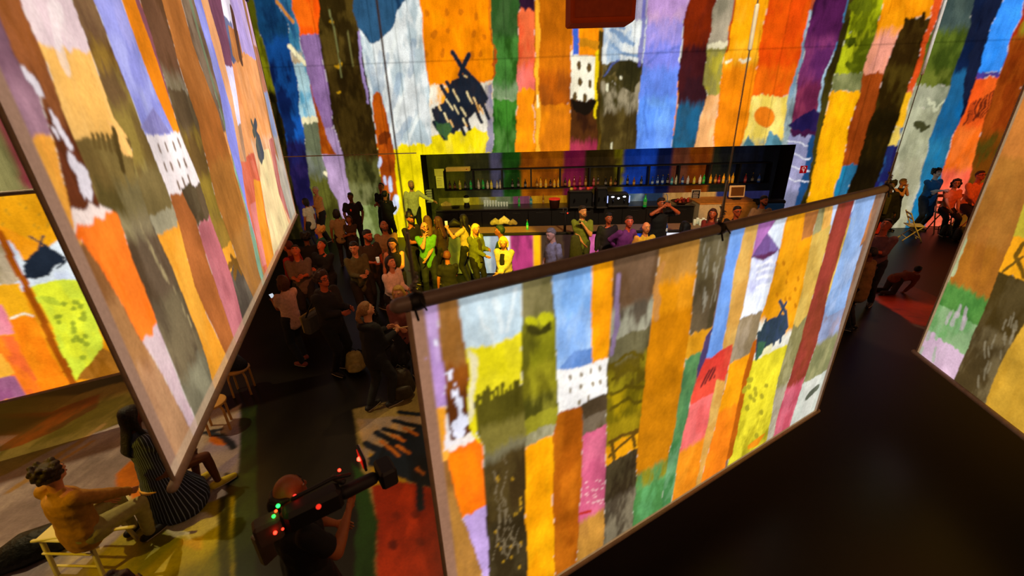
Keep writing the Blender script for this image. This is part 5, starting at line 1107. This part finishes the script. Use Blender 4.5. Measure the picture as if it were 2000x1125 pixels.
# ---- group left of the middle screen
ww=P((551,550),1.64,62,'woman in pale pink T-shirt, dark jeans and pink shoes holding a phone','tan',('d0a898','short'),('181c24','trousers'),('4c2c14','bob'),('phone','phone'),head=(0,-15),shoes='8c4038',stride=.10)
mb=P((630,546),1.80,250,'man with thick curly hair and glasses in dark jacket carrying a cream messenger bag','red',('1c1812','hoodie'),('0c0c0c','trousers'),('2c180c','curly'),('hold','hold'),head=(-8,-8),glasses=True,build=1.08)
pt=P((715,605),1.70,-38,'woman with light brown ponytail in black hooded jacket and shiny black trousers','fair',('0a0c10','hoodie'),('14181a','trousers'),('7c5428','ponytail'),('hold','hold'),head=(-10,-12),shoes='1c1c20',stride=.12)
bp=P((778,572),1.66,205,'blond woman in plaid shirt beside the corner of the middle screen','fair',('6c3830','rolled'),('0c0c10','trousers'),('b89438','wavy'),('hold','hold'),head=(-30,0))
# ---- right group
mr=P((1731,440),1.84,120,'man in mauve rolled-up shirt reading his phone right of the middle screen','red',('5c3c40','rolled'),('08080a','trousers'),('0c0806','short'),('phone','phone'),head=(0,-25),build=1.05,stride=.12,shoes='14100c')
P((1700,494),1.60,30,'person in khaki jacket and black trousers seen from behind at the screen edge','brown',('6c5020','jacket'),('08080a','trousers'),('0a0806','short'),('down','hold'),shoes='1c1c20',head=(20,-5))
cr=P((1793,527),1.32,-80,'child crawling on hands and knees beside the red floor patch','red',('8c3c14','long'),('3c2410','trousers'),('1c100a','short'),('floor','floor'),lean=82,pose='crawl',head=(0,-30),vox=.016)
P((1764,356),1.66,188,'woman in sleeveless black top with short blond hair and hands at her chin','fair',('08080a','none'),('1c1c20','trousers'),('c8a050','short'),('chin','chin'),head=(10,0))
P((1742,362),1.80,150,'dark-haired figure half hidden behind the black-topped woman','brown',('0c0808','jacket'),('0c0c0c','trousers'),('0c0705','curly'),('down','down'))
P((1830,338),1.88,185,'tall man in blue polo shirt with folded arms against the blue stripe','pale',('1c4c6c','polo'),('0a1420','trousers'),('0c0a08','curly'),('crossed','crossed'),head=(-12,-12),build=1.15)
s1_=P((1868,358),1.74,165,'seated woman in orange-lit blouse with dark headphones','fair',('d8743c','short'),('140c0c','trousers'),('140a08','bob'),('lap','lap'),pose='sit',seat=.62,head=(-20,0),glasses=True)
s2_=P((1915,343),1.80,175,'seated man in orange shirt with reddened face partly hidden by the right screen','red',('e07c38','rolled'),('100a0a','trousers'),('2c1008','short'),('lap','lap'),pose='sit',seat=.65,head=(0,-8),glasses=True)
# ---- foreground
fg=P((100,925),1.62,-14,'person in mustard sweater seated on a white folding chair, seen from behind','fair',('a8762c','long'),('9c9458','trousers'),('2c1c0c','curly'),('knee','lap'),pose='sit',seat=.46,build=1.12,head=(10,0),vox=.014,shoes='14100c')
M_str=bpy.data.materials.new('navy_striped_dress_cloth'); M_str.use_nodes=True; nt=M_str.node_tree; b_=nt.nodes['Principled BSDF']
tc=nt.nodes.new('ShaderNodeTexCoord'); gr=nt.nodes.new('ShaderNodeTexGradient'); gr.gradient_type='RADIAL'; nt.links.new(tc.outputs['Object'],gr.inputs['Vector']); wv=nt.nodes.new('ShaderNodeMath'); wv.operation='MULTIPLY'; wv.inputs[1].default_value=46; nt.links.new(gr.outputs['Fac'],wv.inputs[0]); fr_=nt.nodes.new('ShaderNodeMath'); fr_.operation='FRACT'; nt.links.new(wv.outputs[0],fr_.inputs[0])
rp=nt.nodes.new('ShaderNodeValToRGB'); rp.color_ramp.elements[0].position=.78; rp.color_ramp.elements[0].color=(*hexlin('0a1428'),1); rp.color_ramp.elements[1].position=.84; rp.color_ramp.elements[1].color=(*hexlin('7c8cb0'),1); nt.links.new(fr_.outputs[0],rp.inputs['Fac']); nt.links.new(rp.outputs['Color'],b_.inputs['Base Color']); b_.inputs['Roughness'].default_value=.8
sd_=P((258,812),1.70,-30,'woman with long black hair in navy dress with thin pale stripes, below the left screen','brown',('101c34','dress'),('101c34','none'),('060505','long'),('lap','hold'),pose='sit',seat=.5,vox=.016,top2=M_str,shoes='c8b428',stride=.1)
cm=P((563,958),1.80,-38,'cameraman with shaved head in black T-shirt shouldering a video camera','tan',('070707','short'),('0a0a0a','trousers'),('1c120a','fringe'),(((.16,.30,.36),(.45,-.1,-1.)),'lap'),vox=.014,build=1.15,head=(-4,0),shoes='8c1c1c')
bt=P((243,1160),1.66,-40,'person with dark red hair whose crown shows at the bottom edge','tan',('14100c','short'),('0c0c0c','trousers'),('3c1410','curly'),('down','down'))
print('right grp',s1_['root'].location,s2_['root'].location,mr['root'].location)
finish()
# ------------------------------------------------------------------ things held or worn
phone(ww['L']+V(0,0,.03),'phone in the hands of the woman in the pale pink T-shirt',True,math.radians(62))
phone(ph['R']*.5+ph['L']*.5+V(0,0,.02),'phone held up by the person in black before the white tap',None,math.radians(5)).rotation_euler=(0,math.radians(90),0)
phone(mr['L']+V(0,0,.03),'phone held by the man in the mauve shirt',True,math.radians(120))
wineglass(gl['R']+V(0,0,.02),'glass held by the man in the brown T-shirt'); wineglass(wg['L']+V(0,0,.02),'glass raised by the black-haired woman in the cream blouse')
mc=empty('microphone',mi['L']+V(0,0,-.02),0,'microphone held at the chin by the tall man in olive','microphone'); mc.rotation_euler=(.5,-.3,0); MB().tube([(0,0,-.1),(0,0,.1)],[.012,.016],10).build('handle',M_blk,mc,True); MB().ell((0,0,.14),(.028,.028,.034)).build('grille',mat('silver_mesh_grille','b0a878',.4,.6),mc,True)
# jacket hanging over the olive man's arm
q=mi['C'](.12,.24,.02); o=MB().tube([q+V(0,0,.22),q+V(.02,-.02,-.1),q+V(.03,0,-.5)],[(.10,.05),(.15,.07),(.17,.06)],14,side=V(1,0,0)); o=o.build('folded_jacket',mat('fabric_olive_jacket','3c3c20',.85,0,.2,20,bump=.5),None,True); tag(o,'olive jacket draped over the arm of the tall man with the microphone','jacket')
def worn(pr,mb,name,m):
    k=mb.build(name,m,None,True); r=pr['root']; bpy.context.view_layer.update(); k.parent=r; k.matrix_parent_inverse=r.matrix_world.inverted(); return k
_m=MB(); _h=capm['He']; _m.tube([_h(0,-.02,.06),_h(0,-.02,.10)],[.098,.075],14); _m.tube([_h(-.05,.085,.055),_h(0,.15,.045),_h(.05,.085,.055)],[.014,.022,.014],8); worn(capm,_m,'cap',M_blk)
_h=s1_['He']; _m=MB().tube([_h(-.10,-.01,0),_h(-.08,-.01,.10),_h(0,-.01,.135),_h(.08,-.01,.10),_h(.10,-.01,0)],.012,6); _m.ell(_h(-.10,0,0),(.03,.03,.04)); _m.ell(_h(.10,0,0),(.03,.03,.04)); worn(s1_,_m,'headphones',M_blk)
# messenger bag
C_=mb['C']; p_=C_(.0,-.30,-.02); g=empty('messenger_bag',p_,mb['th'],'cream and grey messenger bag worn behind the curly-haired man in the dark jacket','bag')
MB().box((0,0,0),(.46,.14,.32),bev=.03).build('bag_body',mat('grey_bag_canvas','4c483c',.8),g); MB().box((.04,-.085,.02),(.36,.02,.30),Matrix.Rotation(.06,4,'Y'),bev=.008).build('flap',mat('cream_bag_flap','b89c50',.7),g); MB().box((-.02,-.098,-.09),(.12,.006,.035)).build('name_patch',M_blk,g)
r_=mb['th']; MB().tube([(-.2,.02,.15),(-.16,.16,.45),(.05,.24,.58),(.2,.12,.3),(.2,.02,.15)],.014,6).build('strap',M_blk,g,True)
# bottle / cords the ponytail woman holds
o=MB().tube([pt['R']+V(-.05,0,0),pt['R']+V(.2,.02,.02)],.008,6).build('drumstick',mat('pale_wood_stick','c8a870',.5),None,True); tag(o,'thin pale stick in the hands of the woman with the ponytail','stick')
# backpacks and bags on the floor
def backpack(px,py,s,label,col,rz=0.):
    o=empty('backpack',on(px,py,0),rz,label,'bag'); MB().tube([(0,0,.12*s),(0,.02,.34*s)],[(.19*s,.12*s),(.14*s,.09*s)],14,side=V(1,0,0)).build('bag_body',mat('bag_'+col,col,.6,0,.3,14,bump=.5),o,True); MB().tube([(0,-.12*s,.10*s),(0,-.11*s,.2*s)],[(.13*s,.05*s),(.11*s,.04*s)],12,side=V(1,0,0)).build('front_pocket',mat('bagp_'+col,col,.5,0,.3,14),o,True)
    for sx in(-1,1): MB().tube([(sx*.08*s,.10*s,.4*s),(sx*.12*s,.2*s,.3*s),(sx*.1*s,.16*s,.06*s)],.015*s,6).build('shoulder_strap',M_blk,o,True)
    MB().tube([(-.05*s,.02,.43*s),(0,.02,.49*s),(.05*s,.02,.43*s)],.01*s,6).build('grab_handle',M_blk,o,True); return o
backpack(787,775,1.15,'dark leather-like backpack on the floor at the left edge of the middle screen','2c2410',.4)
backpack(782,712,1.0,'black backpack behind the dark leather-like one','14140c',1.2)
backpack(697,725,.9,'pale cream rucksack on the floor left of the ponytail woman','a89450',.2)
# video camera on the shoulder
q=on(634,980,1.62); A_=math.radians(-56); vc=empty('video_camera',q,A_,'large black shoulder video camera with red and green lights','video camera'); vc.scale=(.84,.84,.84)
MB().box((0,-.08,0),(.15,.42,.20),bev=.03).build('camera_body',M_blk,vc); MB().box((0,-.40,.0),(.13,.18,.20),bev=.02).build('battery',mat('grey_battery','4c4034',.6),vc)
MB().tube([(0,.16,0),(0,.38,0)],[.06,.055],14,caps=True).build('lens',M_blk,vc,True); MB().box((0,.50,.0),(.22,.14,.18),bev=.02).build('lens_hood',M_blk,vc)
MB().tube([(0,-.2,.17),(0,.1,.19),(0,.22,.15)],.016,8).build('top_handle',M_blk,vc,True); MB().tube([(-.12,.12,.08),(-.02,.16,.1)],.03,8).build('viewfinder',M_blk,vc,True)
mo=MB().box((-.02,.34,.24),(.20,.02,.13),bev=.005).build('monitor',M_blk,vc); MB().box((-.02,.355,.26),(.21,.01,.07)).build('white_monitor_cover',mat('white_cover','c8b8a8',.5),mo); MB().box((-.02,.326,.235),(.15,.004,.09)).build('red_display',mat('red_display','a01008',.4,0,.2,9,1.2),mo)
for x,y,z,c,s,e in ((-.02,.32,.24,'ff3020',.018,14),(-.03,.16,.21,'ff2818',.012,10),(-.04,-.30,.13,'18f040',.014,9),(.04,-.34,.13,'18e838',.012,8),(0,-.32,.13,'ff3010',.010,9),(-.06,-.18,.125,'ff2820',.016,6),(.085,-.36,.02,'ff2818',.013,8),(.085,-.31,.02,'f02818',.009,6),(.08,-.05,.06,'c82818',.02,1.5)):
    MB().ell((x,y,z),(s,s,s)).build('indicator_light',mat('lamp_'+c+str(e),c,.3,0,0,9,e),vc,True)
vp=empty('radio_transmitter',on(518,1065,1.0),-.5,'pale grey battery pack with cream top at the hip of the cameraman','battery pack'); MB().box((0,0,0),(.07,.12,.30),bev=.01).build('case',mat('grey_pack','5c4c3c',.6),vp); MB().box((.06,0,.2),(.07,.09,.05),bev=.008).build('clip',mat('cream_clip','a89470',.5),vp)
# chairs
M_wp=mat('white_painted_wood','d0c490',.5,0,.06,6)
def folding_chair(loc,rz,label,m=M_wp):
    r=empty('folding_chair',loc,rz,label,'chair'); 
    MB().box((0,.0,.45),(.42,.40,.025),bev=.008).build('seat',m,r)
    for s in(-1,1):
        MB().tube([(s*.21,.22,.0),(s*.21,-.05,.45),(s*.21,-.24,.84)],.017,8).build('long_leg',m,r,True); MB().tube([(s*.185,-.22,0),(s*.185,.02,.30),(s*.185,.17,.45)],.016,8).build('short_leg',m,r,True)
    b=MB()
    for z,y in ((.80,-.225),(.66,-.155)): b.box((0,y,z),(.42,.018,.07),Matrix.Rotation(.45,4,'X'),bev=.005)
    b.build('backrest',m,r)
    for y,z in ((.16,.10),(-.15,.10),(-.12,.56)): MB().tube([(-.2,y,z),(.2,y,z)],.011,8).build('rung',m,r,True)
    return r
a_=on(113,1122,0); b_2=on(203,1124,0); fl=(a_+b_2)/2; wd_=(b_2-a_).length; rz_=math.atan2(b_2.y-a_.y,b_2.x-a_.x); print('fg chair',a_,b_2,fg['feet'],wd_)
r=empty('folding_chair',(fl.x,fl.y,0),rz_,'cream wooden folding chair under the person in the mustard sweater','chair')
for s in(-1,1):
    MB().box((s*wd_/2,.02,.23),(.035,.03,.47),Matrix.Rotation(-.10,4,'X'),bev=.005).build('leg',M_wp,r); MB().box((s*wd_/2,.34,.23),(.035,.03,.47),Matrix.Rotation(.14,4,'X'),bev=.005).build('leg',M_wp,r)
MB().box((0,.20,.46),(wd_+.04,.40,.022),bev=.008).build('seat',M_wp,r); MB().tube([(-wd_/2-.02,.0,.47),(wd_/2+.34,.16,.47)],.016,8).build('side_rail',M_wp,r,True)
for z in (.10,.30): MB().tube([(-wd_/2,.03-.1*z,z),(wd_/2,.03-.1*z,z)],.012,8).build('rung',M_wp,r,True)
fc_=folding_chair(on(1776,468,0),math.radians(-115),'empty white folding chair between the black-topped woman and the tall man in blue')
for w_,lb in ((s1_,'chair under the seated woman in the orange-lit blouse'),(s2_,'chair under the seated man in the orange shirt')):
    f=Vector(w_['feet']); c=folding_chair((f.x,f.y,0),w_['th'],'orange-lit folding '+lb,mat('wood_painted_orange_light','a8682c',.5,0,.06,6)); c.scale=(1,1,1.38)  # orange light on these chairs put into the wood colour
M_bir=mat('birch_plywood','c89448',.45,0,.12,10)
def stool(loc,rz,label,sc=1.):
    r=empty('stool',loc,rz,label,'stool','round birch stools below the left screen'); MB().lathe((0,0,.41),[(.165,0),(.175,.008),(.175,.03),(.168,.038)],24).build('seat',M_bir,r,True)
    for i in range(4):
        a=PI/4+i*PI/2; c,s=math.cos(a),math.sin(a); MB().tube([(c*.17,s*.17,0),(c*.165,s*.165,.33),(c*.13,s*.13,.40)],.016,8).build('leg',M_bir,r,True)
    r.scale=(sc,sc,sc); return r
stool(on(478,765,0),.3,'round birch stool farther back, with a dark printed bag on it')
stool(on(432,835,0),.5,'round birch stool nearer, beside the blue scribble on the floor')
f=Vector(sd_['feet']); stool((f.x,f.y,0),.2,'round stool hidden under the striped dress')
o=MB().tube([(-.09,0,.47),(.0,0,.56),(.08,0,.48)],[(.12,.09),(.14,.11),(.10,.08)],14).build('printed_bag',mat('black_printed_cloth','14141c',.7,0,.9,60,bump=.4),None,True); o.location=on(478,765,0); tag(o,'dark bag with small white print lying on the farther birch stool','bag')
o=MB().tube([(-.35,-.1,.06),(-.1,0,.12),(.2,.15,.10),(.35,.3,.05)],[(.10,.06),(.17,.11),(.15,.09),(.07,.05)],14).build('black_jacket',mat('crumpled_black_cloth','14160c',.6,0,.5,16,bump=1.),None,True); o.location=on(80,1085,0); o.rotation_euler=(0,0,.2); tag(o,'crumpled black jacket on the floor beside the white folding chair','jacket')
o=empty('side_table',on(1728,470,0)+V(.1,.95,0),.1,'low table with bright red cloth behind the man in mauve','table'); MB().box((0,0,.36),(.7,.6,.72),bev=.02).build('red_cloth',mat('bright_red_cloth','d83010',.7,0,.15,8),o)
for i,(px,py) in enumerate(((1845,462),(1868,470),(1895,475))):
    backpack(px,py,.9,'dark bag on the floor before the seated pair, %s of three'%['left','middle','right'][i],['1c1008','24140c','140c08'][i],.5*i)
